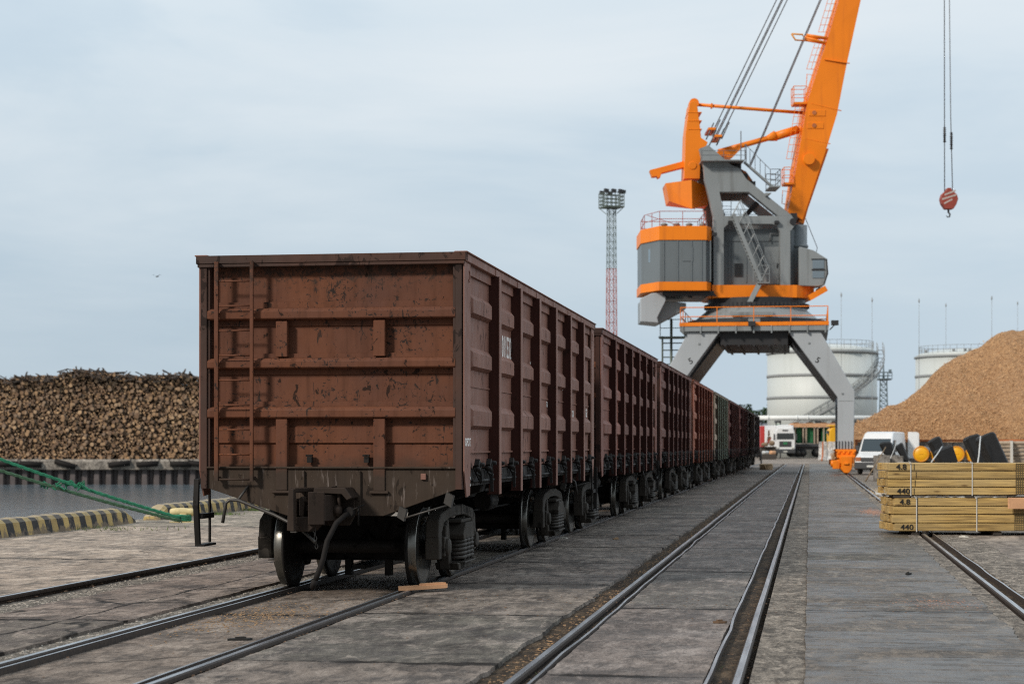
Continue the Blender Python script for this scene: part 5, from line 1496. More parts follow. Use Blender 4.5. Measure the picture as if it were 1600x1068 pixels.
# ------------------------------------------------------------------ log pile over the water, far quay
def far_side():
    z0 = FARZ; k = z0 / F
    X = Vector((CT, ST, 0)); Y = Vector((-ST, CT, 0))
    o = W(800, YH, z0); o.z = 0
    b = MB(Matrix.Translation(o) @ RZ)
    x0, x1 = -90.0, -8
    zt = CH + (YH - 717) * k; zb = CH + (YH - 733) * k
    b.prism([(0, zb), (-.5, zb), (-.5, zt - .25), (-.3, zt), (3, zt), (3, zb)], x0, x1, 'x')
    b.prism([(0, -6), (.9, -6), (.9, zt), (3, zt), (3, -8), (0, -8)], -420, x0 - .01, 'x')
    qc = tag(b.build('far_quay', 'quay_concrete'), 'far quay with pale concrete cap and dark sheet piles below the log pile', 'quay wall')
    b = MB(Matrix.Translation(o) @ RZ); x = x0
    while x < x1:
        b.prism([(x, .9), (x + .25, .1), (x + .85, .1), (x + 1.1, .9)], -6, zb, 'z')
        b.box(x + 1.1, x + 1.5, .7, .9, -6, zb); x += 1.5
    b.build('sheet_pile', 'pile_steel', qc)
    r = random.Random(4)
    for i, px in enumerate((-30, 12, 50, 104, 188, 232, 284, 312)):
        c = o + X * ((px - 800) * k) + Y * -.75; zc = CH + (YH - 724.5) * k
        sl = (-.5, -.05, .1, .55, -.22, -.12, 0.02, .3)[i] * .5
        b = MB(); b.lathe([(.10, -1.35), (.34, -1.3), (.36, 0), (.34, 1.3), (.10, 1.35)], 14, 'x'); b.tube([(-1.3, 0, 0), (-1.5, .5, .7)], .05, 5); b.tube([(1.3, 0, 0), (1.5, .5, .7)], .05, 5)
        ob = b.build('quay_fender', 'black_rubber', loc=(c.x, c.y, zc)); ob.rotation_euler = (0, sl, TH)
        tag(ob, 'black rubber fender hung along the cap of the far quay', 'fender', 'black fenders on the far quay')
    # logs
    top = [(-60, 590), (0, 592), (30, 586), (70, 588), (95, 577), (140, 580), (180, 586), (215, 588), (250, 586), (280, 583), (312, 592), (420, 600), (520, 612)]
    def th(px):
        for a, c in zip(top[:-1], top[1:]):
            if a[0] <= px <= c[0]: return CH + (YH - (a[1] + (c[1] - a[1]) * (px - a[0]) / (c[0] - a[0]))) * k
        return 8
    logs = []
    z = zt + .14; row = 0
    while z < 13.2:
        x = (-62 - 800) * k + (row % 2) * .17
        while x < (520 - 800) * k:
            px = x / k + 800
            rr = r.uniform(.075, .175) if r.random() < .92 else r.uniform(.19, .26)
            if z < th(px) + r.uniform(-.1, .35) + .25 * noise.noise(Vector((px * .08, 1, 1))): logs.append((x + r.uniform(-.08, .08), z + r.uniform(-.08, .08), rr))
            x += .30
        z += .25; row += 1
    def log(b, x, z, rr, seg=8):
        y0 = 1.3 + max(0, z - zt) * .32 + abs(r.gauss(0, .40)); y1 = y0 + 5
        tx, tz = r.gauss(0, .25), r.gauss(0, .12)
        v0 = [(x + rr * math.cos(6.2832 * i / seg), y0, z + rr * math.sin(6.2832 * i / seg)) for i in range(seg)]
        v1 = [(a + tx, y1, c + tz) for a, _, c in v0]
        b.mat(0).add(v0 + v1, [tuple(range(seg))]); b.mat(1)
        o_ = len(b.v) - 2 * seg
        for i in range(seg): b.f.append((o_ + i, o_ + (i + 1) % seg, o_ + seg + (i + 1) % seg, o_ + seg + i)); b.mi.append((1, True))
    mx = Matrix.Translation(o) @ RZ
    vis = [q for q in logs if -5 < q[0] / k + 800 < 309]
    vis.sort(key=lambda q: -q[2]); single = set(vis[:290])
    b = MB(mx)
    for q in logs:
        if q not in single: log(b, *q)
    # stray tops and dark core so no sky shows through the stack
    for _ in range(260):
        px = r.uniform(-55, 330); zt_ = th(px) + r.uniform(-.5, .25); x = (px - 800) * k; a = r.uniform(-.5, .5); y = r.uniform(3.5, 7)
        b.mat(1).tube([(x, y, zt_), (x + math.sin(a) * 2.4, y - 1.8, zt_ + r.uniform(-.5, .6))], r.uniform(.05, .11), 5)
    tag(b.build('log_pile', ['log_end', 'log_bark']), 'great stack of cut logs covering the far quay', 'log pile', kind='stuff')
    b = MB(mx); pts = [((px - 800) * k, max(.2, th(px) - 1.6)) for px, _ in top]
    q = [(pts[0][0], zt + .02)] + pts + [(pts[-1][0], zt + .02)]
    b.prism([(x, z) for x, z in q], 5.4, 9, 'y'); b.build('log_pile_core', 'log_bark', bpy.data.objects['log_pile'])
    b0 = None
    for q in sorted(single):
        b = MB(); save = q; x, z, rr = q
        seg = 9; b2 = MB(); y0 = .0
        v0 = [(rr * math.cos(6.2832 * i / seg), 0, rr * math.sin(6.2832 * i / seg)) for i in range(seg)]
        tx, tz = r.gauss(0, .2), r.gauss(0, .1)
        v1 = [(a + tx, 5, c + tz) for a, _, c in v0]
        b2.mat(0).add(v0 + v1, [tuple(range(seg))]); b2.cur = 1
        for i in range(seg): b2.f.append((i, (i + 1) % seg, seg + (i + 1) % seg, seg + i)); b2.mi.append((1, True))
        yy_ = 1.15 + max(0, z - zt) * .32 - abs(r.gauss(0, .15))
        ob = b2.build('log', ['log_end', 'log_bark']); ob.matrix_world = mx @ Matrix.Translation((x, yy_, z))
        tag(ob, 'thick cut log showing its round end in the stack on the far quay', 'log', 'thicker logs in the stack over the water')
far_side()

# ------------------------------------------------------------------ trees behind the yard
def wood():
    r = random.Random(12); b = MB(); z0 = 520.0; k = z0 / F
    for _ in range(11):
        pass
    px = 1085
    while px < 1240:
        h = (CH + (YH - r.uniform(629, 644)) * k); w = r.uniform(2.0, 3.4); c = W(px, YH, z0 + r.uniform(-12, 20)); 
        b.mat(1).tube([(c.x, c.y, 0), (c.x, c.y, h * .8)], .25, 5)
        for _ in range(420):
            t = r.random() ** .7; zz_ = h * (.15 + .85 * t); rad = w * (1.15 - .75 * t) * math.sqrt(r.random())
            a = r.random() * 6.28; p = Vector((c.x + rad * math.cos(a), c.y + rad * math.sin(a), zz_)); s = r.uniform(.25, .55)
            d1 = Vector((r.gauss(0, 1), r.gauss(0, 1), r.gauss(0, .5))).normalized() * s; d2 = Vector((r.gauss(0, 1), r.gauss(0, 1), r.gauss(0, 1))).normalized() * s * .7
            b.mat(0).add([p - d1, p + d2, p + d1, p - d2], [(0, 1, 2, 3)])
        px += r.uniform(7, 13)
    tag(b.build('far_wood', ['leaf_dark', 'log_bark']), 'strip of dark green woodland beyond the tanks', 'wood', kind='stuff')
wood()

# ------------------------------------------------------------------ white pipeline, shed, lorries
ZP = 250.0; kp = ZP / F
o = W(1270, YH, ZP); pl = root('pipeline', (o.x, o.y, 0), 'long white pipeline on dark supports in front of the stair tank', 'pipeline', TH)
zc = CH + (YH - 652.5) * kp
b = MB(); b.tube([(-9, 0, zc), (0, 0, zc), (11, 0, zc)], .32, 14); b.tube([(-9, .9, zc - .1), (11, .9, zc - .1)], .2, 10); b.build('pipe', 'pipe_white', pl)
for px in (1187, 1216, 1279, 1306, 1340):
    x = (px - 1270) * kp; b = MB(); b.box(x - .35, x + .35, -.4, 1.2, zc - .62, zc - .38); b.box(x - .35, x - .22, -.1, .1, 0, zc - .6); b.box(x + .22, x + .35, -.1, .1, 0, zc - .6); b.build('support', 'dark_steel', pl)
b = MB()
for px in (1200, 1245, 1262, 1325): b = MB(); b.lathe([(.33, -.06), (.40, -.05), (.40, .05), (.33, .06)], 14, 'x', ((px - 1270) * kp, 0, zc)); b.build('flange', 'pipe_white', pl)

ZS = 268.0; ks = ZS / F; o = W(1216, YH, ZS); sh = root('shed', (o.x, o.y, 0), 'low dark slate-roofed shed behind the white lorry', 'shed', TH)
b = MB(); b.box(-5, 6.5, -1, 5, 0, 3.6); b.build('wall', 'dark_steel', sh)
b = MB(); b.prism([(-1.4, 3.3), (2, 4.9), (5.4, 3.3)], -5.3, 6.8, 'x'); b.build('roof', 'roof_slate', sh)
b = MB(); b.box(-2, 0, -1.06, -1.0, .1, 2.8); b.build('door', 'roof_slate', sh)


def wheel_thing(b, x, y, r, w=.3):
    b.mat(0).lathe([(r * .55, -w / 2), (r * .9, -w / 2), (r, -w * .3), (r, w * .3), (r * .9, w / 2), (r * .55, w / 2)], 24, 'x', (x, y, r))
    b.mat(1).lathe([(r * .15, -w * .45), (r * .55, -w * .5), (r * .55, w * .5), (r * .15, w * .45)], 20, 'x', (x, y, r))


ZT = 236.0; kt = ZT / F
def P_(px, py): return ((px - 1227.0) * kt, CH + .05 + (YH - py) * kt)
o = W(1227, YH, ZT)
lo = root('lorry', (o.x, o.y, .35), 'white tractor lorry facing the tracks at the end of the train, dark windscreen', 'lorry', TH - .06)
b = MB(); b.prism([(-1.22, .75), (1.22, .75), (1.24, 2.3), (1.15, 3.1), (.95, 3.55), (-.95, 3.55), (-1.15, 3.1), (-1.24, 2.3)], 0, 2.1, 'y'); b.prism([(-1.0, 3.5), (1.0, 3.5), (.8, 3.95), (-.85, 3.95)], .5, 2.1, 'y')
b.box(-1.25, 1.25, 2.2, 9.5, 1.2, 3.9)
cb = b.build('cab', 'van_white', lo, .05)
b = MB(); b.prism([(-1.08, 2.10), (1.08, 2.10), (1.05, 2.88), (-1.05, 2.88)], -.03, .02, 'y'); b.build('windscreen', 'window_glass', cb)
b = MB(); b.box(-.75, .75, -.04, .02, 1.15, 1.85); b.box(-.35, .35, -.05, 0, 3.15, 3.32)
for k in range(4): b.box(-.78, .78, -.06, -.02, 1.2 + .16 * k, 1.25 + .16 * k)
b.build('grille', 'van_dark', lo)
b = MB(); b.box(-.25, .25, -.07, -.045, 1.45, 1.75); b.build('badge_panel', 'tarp_green', lo)
b = MB(); b.box(-1.25, 1.25, -.12, .3, .35, .85); b.box(-1.2, 1.2, .2, 2, .4, .8); b.build('bumper', 'van_dark', lo, .03)
b = MB(); b.box(-.26, .26, -.14, -.115, .5, .62); b.build('number_plate', 'plate_white', lo)
for s in (-1, 1):
    b = MB(); b.box(s * .8, s * 1.15, -.10, .02, .95, 1.15); b.build('headlight', 'plate_white', lo, .02)
    b = MB(); b.box(s * 1.3, s * 1.48, -.1, .15, 2.0, 2.8); b.build('mirror', 'van_dark', lo, .02)
for y in (.9, 4.2, 8.2):
    for s in (-1, 1):
        b = MB(); wheel_thing(b, s * 1.05, y, .5); b.build('wheel', ['tyre_black', 'rod_steel'], lo)

o = W(1205, YH, ZT + 5); b = MB()
rd = root('lorry', (o.x, o.y, .35), 'red and white lorry body half hidden behind the white tractor', 'lorry', TH + .1)
b = MB(); b.box(-1.45, -.95, -.3, 8, .9, 3.85); b.build('red_side', 'truck_red', rd, .03)
b = MB(); b.box(-.93, .9, -.3, 8, .9, 3.9); b.box(-.9, .5, -.35, 0, 1.0, 3.6); b.build('body', 'van_white', rd, .05)
b = MB(); b.box(-1.4, .85, 0, 7.8, .5, .9); b.build('chassis', 'van_dark', rd)
for s in (-1.1, .6):
    b = MB(); wheel_thing(b, s, 1.2, .5); b.build('wheel', ['tyre_black', 'rod_steel'], rd)
o = W(1226, YH, ZT + 22); b = MB()
b.prism([(-1.9, 3.4), (-1.3, 4.4), (-.5, 4.75), (.6, 4.7), (1.4, 4.3), (1.9, 3.3), (1.9, 1.0), (-1.9, 1.0)], 0, 6, 'y')
ob = b.build('tarpaulin_load', 'tarp_green', None, .15, (o.x, o.y, 0)); ob.rotation_euler = (0, 0, TH); tag(ob, 'dark green tarpaulin hump seen over the white lorry cab', 'tarpaulin')

ZG = 240.0; kg = ZG / F; o = W(1272, YH, ZG)
tr = root('timber_trailer', (o.x, o.y, .2), 'stake-sided timber trailer with green sheeting and orange planks on top', 'trailer', TH)
gx = lambda px: (px - 1272) * kg
gz = lambda py: CH + (YH - py) * kg - .2
b = MB(); b.box(gx(1232), gx(1312), -.9, 1.5, gz(697), gz(693)); b.box(gx(1238), gx(1300), -.5, 1.1, gz(702), gz(697)); 
b.build('bed', 'van_dark', tr)
b = MB(); b.box(gx(1233), gx(1311), .9, 1.3, gz(692), gz(668)); b.build('rear_wall', 'dark_steel', tr)
for px0, px1 in ((1244, 1252), (1259.5, 1269), (1283, 1292), (1295, 1301)):
    b = MB(); n = 10; vs = []
    for i in range(n + 1):
        x = gx(px0 + (px1 - px0) * i / n); y = -.42 + .10 * math.sin(i * 2.1 + px0); vs += [(x, y, gz(691.5)), (x, y + .08, gz(680)), (x, y, gz(667.5))]
    b.add(vs, [(3 * i + k, 3 * i + 3 + k, 3 * i + 4 + k, 3 * i + 1 + k) for i in range(n) for k in range(2)], True)
    b.add([(x, y + .5, z) for x, y, z in vs], [(3 * i + k, 3 * i + 3 + k, 3 * i + 4 + k, 3 * i + 1 + k) for i in range(n) for k in range(2)], True); b.build('sheet', 'tarp_green', tr)
for px in (1240.5, 1253.5, 1258, 1271, 1276, 1285.5, 1294, 1303):
    b = MB(); b.box(gx(px) - .09, gx(px) + .09, -.85, -.68, gz(695), gz(667)); b.build('stake', 'weathered_log', tr)
b = MB(); r = random.Random(2)
for k in range(5):
    for j in range(4): b.box(gx(1232) + r.uniform(0, .5), gx(1312) + r.uniform(-.4, .4), -1.0 + .5 * j, -.55 + .5 * j, gz(667) + .10 * k, gz(667) + .085 + .10 * k)
b.build('plank_load', 'plank_orange', tr)
b = MB()
for px in (1244, 1266, 1287, 1303): b.box(gx(px - 4), gx(px + 4), -.4, .6, gz(661), gz(659.3))
b.build('bark_scrap', 'chip_brown', tr)
for px in (1237, 1246, 1253, 1276, 1292):
    for y in (-.6, 1.0):
        b = MB(); r0 = .52
        b.mat(0).lathe([(r0 * .55, -.15), (r0, -.12), (r0, .12), (r0 * .55, .15)], 22, 'y', (gx(px), y, r0)); b.mat(1).lathe([(.1, -.17), (r0 * .55, -.16), (r0 * .55, .14), (.1, .15)], 18, 'y', (gx(px), y, r0)); b.build('wheel', ['tyre_black', 'rod_steel'], tr)

o = W(1306, YH, 225.0)
yl = root('loader', (o.x, o.y, .1), 'yellow wheel loader cab showing left of the crane leg', 'loader', TH)
b = MB(); b.prism([(-.75, 1.2), (2.2, 1.2), (2.2, 2.6), (1.4, 3.9), (-.3, 3.9), (-.75, 3.4)], 0, 2.2, 'y'); b.box(-.8, 1.4, -.15, 2.3, 3.85, 4.05); b.build('body', 'truck_yellow', yl, .08)
b = MB(); b.prism([(.1, 2.5), (1.2, 2.5), (1.2, 3.3), (.1, 3.5)], -.03, .03, 'y'); b.box(-1.0, -.75, .3, 1.2, 3.0, 3.35); b.build('window', 'window_glass', yl)
for x in (-.2, 1.8):
    b = MB(); b.mat(0).lathe([(.4, -.25), (.75, -.2), (.75, .2), (.4, .25)], 22, 'y', (x, .1, .75)); b.mat(1).lathe([(.1, -.22), (.4, -.24), (.4, .24), (.1, .2)], 18, 'y', (x, .1, .75)); b.build('wheel', ['tyre_black', 'truck_yellow'], yl)

# L-shaped concrete barrier units with orange painted joints
kb = 205.0 / F
for i, (px, w, zb, orange, lb_) in enumerate(((1282.5, 6, 205, False, 'pale L-shaped concrete barrier unit farthest left beside the green trailer'), (1289.5, 7, 203, True, 'pale L-shaped concrete barrier unit with an orange edge stripe'),
                                         (1297.5, 7.5, 201, False, 'pale L-shaped barrier unit third from the trailer end'), (1305, 6.5, 199, False, 'pale L-shaped barrier unit touching the crane leg in view'))):
    o = W(px, YH, zb); hh = w * .5 * kb
    u = root('barrier_unit', (o.x, o.y, 0), lb_, 'barrier', TH - .25, 'concrete barrier units')
    b = MB(); b.prism([(-1.3, 0), (-1.3, .14), (-.35, .55), (.0, 2.1), (.22, 2.1), (.28, 0)], -hh, hh * .92, 'x'); b.build('unit', 'barrier_concrete', u, .02)
    if orange: b = MB(); b.prism([(-1.32, 0), (-1.32, .15), (-.37, .57), (-.02, 2.12), (.24, 2.12), (.28, 0)], -hh - .10, -hh + .06, 'x'); b.build('stripe', 'rust_orange', u)
# wall at the foot of the chip heap
o0, o1 = W(1338, YH, 128), W(1700, YH, 122)
hw = root('retaining_wall', (o0.x, o0.y, 0), 'concrete retaining wall with rusty orange top along the chip heap', 'wall', math.atan2(o1.y - o0.y, o1.x - o0.x))
Lw = (o1 - o0).length
for k in range(14):
    b = MB(); b.box(k * Lw / 14 + .02, (k + 1) * Lw / 14 - .02, 0, .3, 0, 1.92 + .03 * math.sin(k * 2)); b.build('panel', 'block_concrete', hw, .02)
b = MB(); b.box(0, Lw, -.05, .35, 1.94, 2.08)
for k in (0, 3, 7): b.box(k * Lw / 14 - .08, k * Lw / 14 + .08, -.06, -.01, 0, 2.1)
b.build('capping', 'rust_orange', hw)

# ------------------------------------------------------------------ white van
zv = 108.0; kv = zv / F; o = W(1362, YH, zv)
van = root('van', (o.x, o.y, 0), 'white high-roof panel van facing the camera, rear door swung open', 'van', TH - R_(23))
van['group'] = 'vehicles'
prof = [(0.0, .35), (0.0, .72), (.10, 1.02), (.95, 1.28), (1.62, 2.12), (2.0, 2.42), (2.6, 2.50), (5.4, 2.48), (5.5, 2.3), (5.5, .40)]
b = MB(); sec = [(-1, .97), (-.97, 1.0), (.97, 1.0), (1, .97)]
n = len(prof); vs = []
def hw_(z): return .985 if z < 1.3 else .985 - (z - 1.3) * .13
for y, z in prof: vs += [(-hw_(z), y, z), (hw_(z), y, z)]
b.add(vs, [tuple(2 * i for i in range(n)), tuple(2 * i + 1 for i in range(n))[::-1]] + [(2 * i, 2 * i + 1, 2 * ((i + 1) % n) + 1, 2 * ((i + 1) % n)) for i in range(n)])
body = b.build('body', 'van_white', van, .05)
def sl(t): return (.95 + (1.62 - .95) * t, 1.28 + (2.12 - 1.28) * t)
a, c = sl(.05), sl(.93); nrm = Vector((0, -.78, .62)) * .022
b = MB(); b.add([Vector((-.86, a[0], a[1])) + nrm, Vector((.86, a[0], a[1])) + nrm, Vector((.80, c[0], c[1])) + nrm, Vector((-.80, c[0], c[1])) + nrm, Vector((-.86, a[0], a[1])) - nrm, Vector((.86, a[0], a[1])) - nrm, Vector((.80, c[0], c[1])) - nrm, Vector((-.80, c[0], c[1])) - nrm],
      [(0, 1, 2, 3), (7, 6, 5, 4), (0, 4, 5, 1), (1, 5, 6, 2), (2, 6, 7, 3), (3, 7, 4, 0)]); b.build('windscreen', 'window_glass', van)
b = MB()
for s in (-1, 1): b.prism([(1.25, 1.36), (2.25, 1.36), (2.25, 2.0), (1.72, 2.0)], s * .955, s * .992, 'x')
b.build('side_window', 'window_glass', van)
b = MB(); b.box(-1.0, 1.0, -.10, .25, .32, .70); b.box(-1.0, -.95, .1, 5.4, .36, .62); b.box(.95, 1.0, .1, 5.4, .36, .62); b.build('bumper', 'van_dark', van, .03)
b = MB(); b.box(-.62, .62, -.03, .05, .74, .98); b.build('grille', 'van_dark', van, .01)
b = MB(); b.box(-.26, .26, -.125, -.095, .42, .53); b.build('number_plate', 'plate_white', van)
for s in (-1, 1):
    b = MB(); b.box(s * .64, s * .95, -.02, .10, .76, 1.0); b.build('headlight', 'lamp_amber' if s < 0 else 'plate_white', van, .02)
    b = MB(); b.box(s * 1.02, s * 1.22, 1.2, 1.35, 1.3, 1.68); b.box(s * .95, s * 1.05, 1.25, 1.32, 1.38, 1.44); b.build('mirror', 'van_dark', van, .02)
    for y in (.95, 4.4):
        b = MB(); wheel_thing(b, s * .88, y, .33, .22); b.build('wheel', ['tyre_black', 'rod_steel'], van)
b = MB(); b.prism([(1.05, .9), (1.72, .9), (1.72, 2.42), (1.55, 2.5), (1.05, 2.5)], 5.42, 5.48, 'y'); dr = b.build('rear_door', 'van_white', van, .015)
b = MB(); b.prism([(1.12, 1.5), (1.62, 1.5), (1.62, 2.3), (1.12, 2.3)], 5.41, 5.418, 'y'); b.build('panel', 'van_white', dr)

# ------------------------------------------------------------------ timber bundles
ZB = 35.6; kbz = ZB / F; ob0 = W(1392, YH, ZB)
def bundle(px, ytop, ybot, label, seed):
    o = W(px, YH, ZB); zt, zb = CH + (YH - ytop) * kbz, CH + (YH - ybot) * kbz
    t = root('timber_bundle', (o.x, o.y, zb), label, 'timber', TH, 'bundles of treated timber')
    H = zt - zb; h = H / 4; r = random.Random(seed); w = .20
    for row in range(4):
        for col in range(6):
            b = MB(); e = r.uniform(-.05, .03) + (.10 if row == 0 and seed == 1 else 0) * 0
            b.box(e, 4.8 + r.uniform(-.02, .02), col * w + .003 + (0 if col else r.uniform(-.004, .006)), (col + 1) * w - .003, row * h + .006, (row + 1) * h - .009)
            b.build('board', 'treated_lumber', t, .006)
    for x in ((1423 - 1392), (1519 - 1392)) if seed == 1 else ((1432 - 1396), (1526 - 1396)):
        b = MB(); x = x * kbz; b.box(x - .009, x + .009, -.008, -.003, -.01, H + .006); b.box(x - .009, x + .009, -.008, 6 * w + .006, H + .002, H + .007); b.tube([(x, -.01, H + .01), (x - .04, -.02, H + .03), (x - .02, -.02, H - .02)], .008, 5)
        b.build('strap', 'strap_white', t)
    TX = Matrix(((1, 0, 0, 0), (0, 0, -1, 0), (0, 1, 0, 0), (0, 0, 0, 1)))
    fx = .20 if seed == 1 else .22
    lettering('4.8', .145, 'stencil_black', t, Matrix.Translation((fx, -.006, H - h * .53)) @ TX, 1.15)
    lettering('440', .145, 'stencil_black', t, Matrix.Translation((fx + .04, -.006, h * .47)) @ TX, 1.15)
    b = MB()
    for k in range(4):
        if seed == 1: b.box(.44 + .02 * ((k * 7) % 3), .449 + .02 * ((k * 7) % 3), -.004, .0, k * h + .02, (k + 1) * h - .02)
        else: b.box(.455, .464, -.004, .0, k * h + .01, (k + 1) * h - .01)
    b.build('pencil_line', 'stencil_black', t)
    b = MB(); x0 = (1587 - 1392) * kbz if seed == 1 else (1585 - 1396) * kbz
    for k in range(11): b.box(x0 + .04 * k, x0 + .04 * k + .013, -.005, 0, .01, H - .01)
    for k in range(14): b.box(x0, x0 + .44, -.0055, 0, .02 + k * H / 14, .032 + k * H / 14)
    b.build('printed_grid', 'grid_ink', t)
    return t, H
tu, Hu = bundle(1392, 722.5, 773, 'upper bundle of yellowish treated boards stencilled 4.8 and 440', 1)
tl_, Hl = bundle(1396, 777, 829.5, 'lower bundle of yellowish treated boards, resting on low bearers', 2)
zg0 = tl_.location.z + Hl
for i, (px, w, mt, lb_) in enumerate(((1409, 26, 'dark_bearer', 'dark wood bearer between the timber bundles near their stencilled end'), (1500, 150, 'pale_plastic', 'pale plastic wrap between the timber bundles'), (1516, 14, 'dark_bearer', 'dark bearer between the timber bundles under the second strap'))):
    o = W(px, YH, ZB); b = MB(); L = w * kbz / 2; r = random.Random(i)
    zh = tu.location.z - zg0 - .006
    if mt == 'dark_bearer': b.box(-L, L, .02, 1.15, .003, zh)
    else:
        n = 24; vs = []
        for k in range(n + 1): x = -L + 2 * L * k / n; vs += [(x, .06 + r.uniform(-.02, .02), .004), (x, .07 + r.uniform(-.03, .03), zh * .95), (x, .9, zh * .9), (x, .9, .004)]
        b.add(vs, [(4 * k + j, 4 * k + 4 + j, 4 * k + 5 + j, 4 * k + 1 + j) for k in range(n) for j in range(3)])
    ob = b.build('bearer' if mt == 'dark_bearer' else 'plastic_wrap', mt, loc=(o.x, o.y, zg0)); ob.rotation_euler = (0, 0, TH); tag(ob, lb_, 'bearer' if mt == 'dark_bearer' else 'plastic')
zb = tl_.location.z
for px, lb_ in ((1432, 'ground bearer under the stencilled end of the lower timber bundle'), (1560, 'ground bearer under the strapped middle of the lower timber bundle'), (1740, 'ground bearer near the far end of the lower timber bundle')):
    o = W(px, YH, ZB); b = MB(); b.prism([(-.09, 0), (.09, 0), (.075, 1), (-.08, 1)], .05, 1.2, 'y')
    b.v = [(x, y, z * (zb + .03 - .004)) for x, y, z in b.v]
    ob = b.build('ground_bearer', 'dark_bearer', None, .01, (o.x, o.y, -.03)); ob.rotation_euler = (0, 0, TH); tag(ob, lb_, 'bearer')
o = W(1575, YH, ZB - .12); b = MB(); b.mat(0).box(0, 1.3, -.03, .0, 0, .215); b.box(0, .03, -.035, .02, 0, .215); b.box(.5, .506, -.034, -.028, 0, .215)
ob = b.build('loose_board', 'plank_orange', None, .004, (o.x, o.y, zg0 - .21)); ob.rotation_euler = (0, 0, TH); tag(ob, 'short orange-brown board fixed on the face of the lower timber bundle', 'board')
# bit of plastic at the bundle corner
o = W(1386, YH, ZB + .3); b = MB(); r = random.Random(6)
for k in range(14):
    p = Vector((r.gauss(0, .06), r.gauss(0, .1), r.uniform(-.02, .05))); b.add([p, p + Vector((r.gauss(0, .08), r.gauss(0, .05), r.gauss(0, .04))), p + Vector((r.gauss(0, .08), r.gauss(0, .05), r.gauss(.02, .04)))], [(0, 1, 2)])
ob = b.build('plastic_scrap', 'pale_plastic', loc=(o.x, o.y, tu.location.z - .02)); tag(ob, 'torn clear plastic sticking out at the corner between the bundles', 'plastic')

# ------------------------------------------------------------------ concrete blocks, black slabs, capped pipes
def block(px, py_b, w, h, d, z, label, rz=0.0):
    o = W(px, YH, z); b = MB(); b.box(-w / 2, w / 2, 0, d, 0, h); b.box(-w * .2, w * .2, .2 * d, .8 * d, h, h + .05)
    ob = b.build('concrete_block', 'block_concrete', None, .035, (o.x, o.y, -.04)); ob.rotation_euler = (0, 0, TH + rz); return tag(ob, label, 'concrete block', 'concrete blocks by the van')
zb1 = F * (CH + .04) / (751.5 - YH); kk = zb1 / F
block(1380.5, 751, 21 * kk, (751.5 - 711) * kk, .9, zb1, 'rough concrete block standing by the van bumper')
block(1402, 751, 19 * kk, (751.5 - 712) * kk, .9, zb1 + .4, 'rough concrete block between the van and the timber bundles', -.1)
def stick(a, b_, z, r, mat, lb_, cat='stick'):
    b = MB(); A, B = W(a[0], a[1], z), W(b_[0], b_[1], z + .8); m = A.lerp(B, .5) + Vector((.03, 0, .02)); b.tube([A, m, B], r, 6, True, r * .7); tag(b.build(cat, mat), lb_, cat)
stick((1352, 751.5), (1384, 698), zb1 - 1.2, .035, 'stick_wood', 'thin wooden pole leaning against the concrete block by the van')
def slab(pts, z, depth, label, tilt):
    c = W(sum(p[0] for p in pts) / len(pts), YH, z); kz = z / F
    cx = sum(p[0] for p in pts) / len(pts)
    b = MB(); b.prism([((x - cx) * kz, CH + (YH - y) * kz if y < 745 else -.03 + .02 * (i_ % 2)) for i_, (x, y) in enumerate(pts)], 0, depth, 'y')
    ob = b.build('rubber_slab', 'foam_black', None, .075, (c.x, c.y, 0)); ob.rotation_euler = (R_(-tilt), 0, TH); return tag(ob, label, 'rubber slab', 'black slabs leaning behind the timber')
slab([(1375, 692), (1381, 689.5), (1394, 689), (1396, 693), (1404, 720), (1409, 752), (1386, 752), (1384, 712)], zb1 + 2.2, .25, 'black slab leaning behind the two concrete blocks', 4)
slab([(1398.5, 697), (1411, 689.5), (1422.5, 719), (1440, 760), (1424, 762), (1412, 720)], zb1 + 1.0, .14, 'thin black slab leaning right of the concrete blocks', 3)
slab([(1454, 688), (1467, 680), (1472, 681), (1482, 712), (1496, 760), (1480, 762), (1462, 706)], 70, .55, 'tall narrow black slab between the yellow capped pipes', 5)
slab([(1462, 704), (1490, 693), (1499, 722), (1512, 758), (1480, 760), (1470, 722)], 66, .4, 'low square black slab in front of the tall narrow one', 4)
slab([(1511, 684), (1515, 680), (1533, 675.5), (1536, 684), (1550, 712), (1566, 760), (1545, 764), (1527, 722)], 66, .6, 'dull black slab leaning behind the biggest black slab', 6)
slab([(1533, 684), (1536, 680), (1553, 673), (1557.5, 674.5), (1578, 722), (1592, 762), (1560, 764), (1550, 722)], 63, .75, 'biggest glossy black slab leaning over the timber bundles', 5)
stick((1524, 745), (1532, 681), 62, .03, 'pale_plastic', 'pale rod leaning across the two right black slabs', 'rod')
stick((1391, 716), (1401, 690), zb1 - .5, .02, 'pale_plastic', 'thin pale rod on top of the concrete blocks', 'rod')
stick((1455, 722), (1472, 697), 64, .025, 'pale_plastic', 'bent pale rod by the low square black slab', 'rod')
zp = 92.0; kz = zp / F
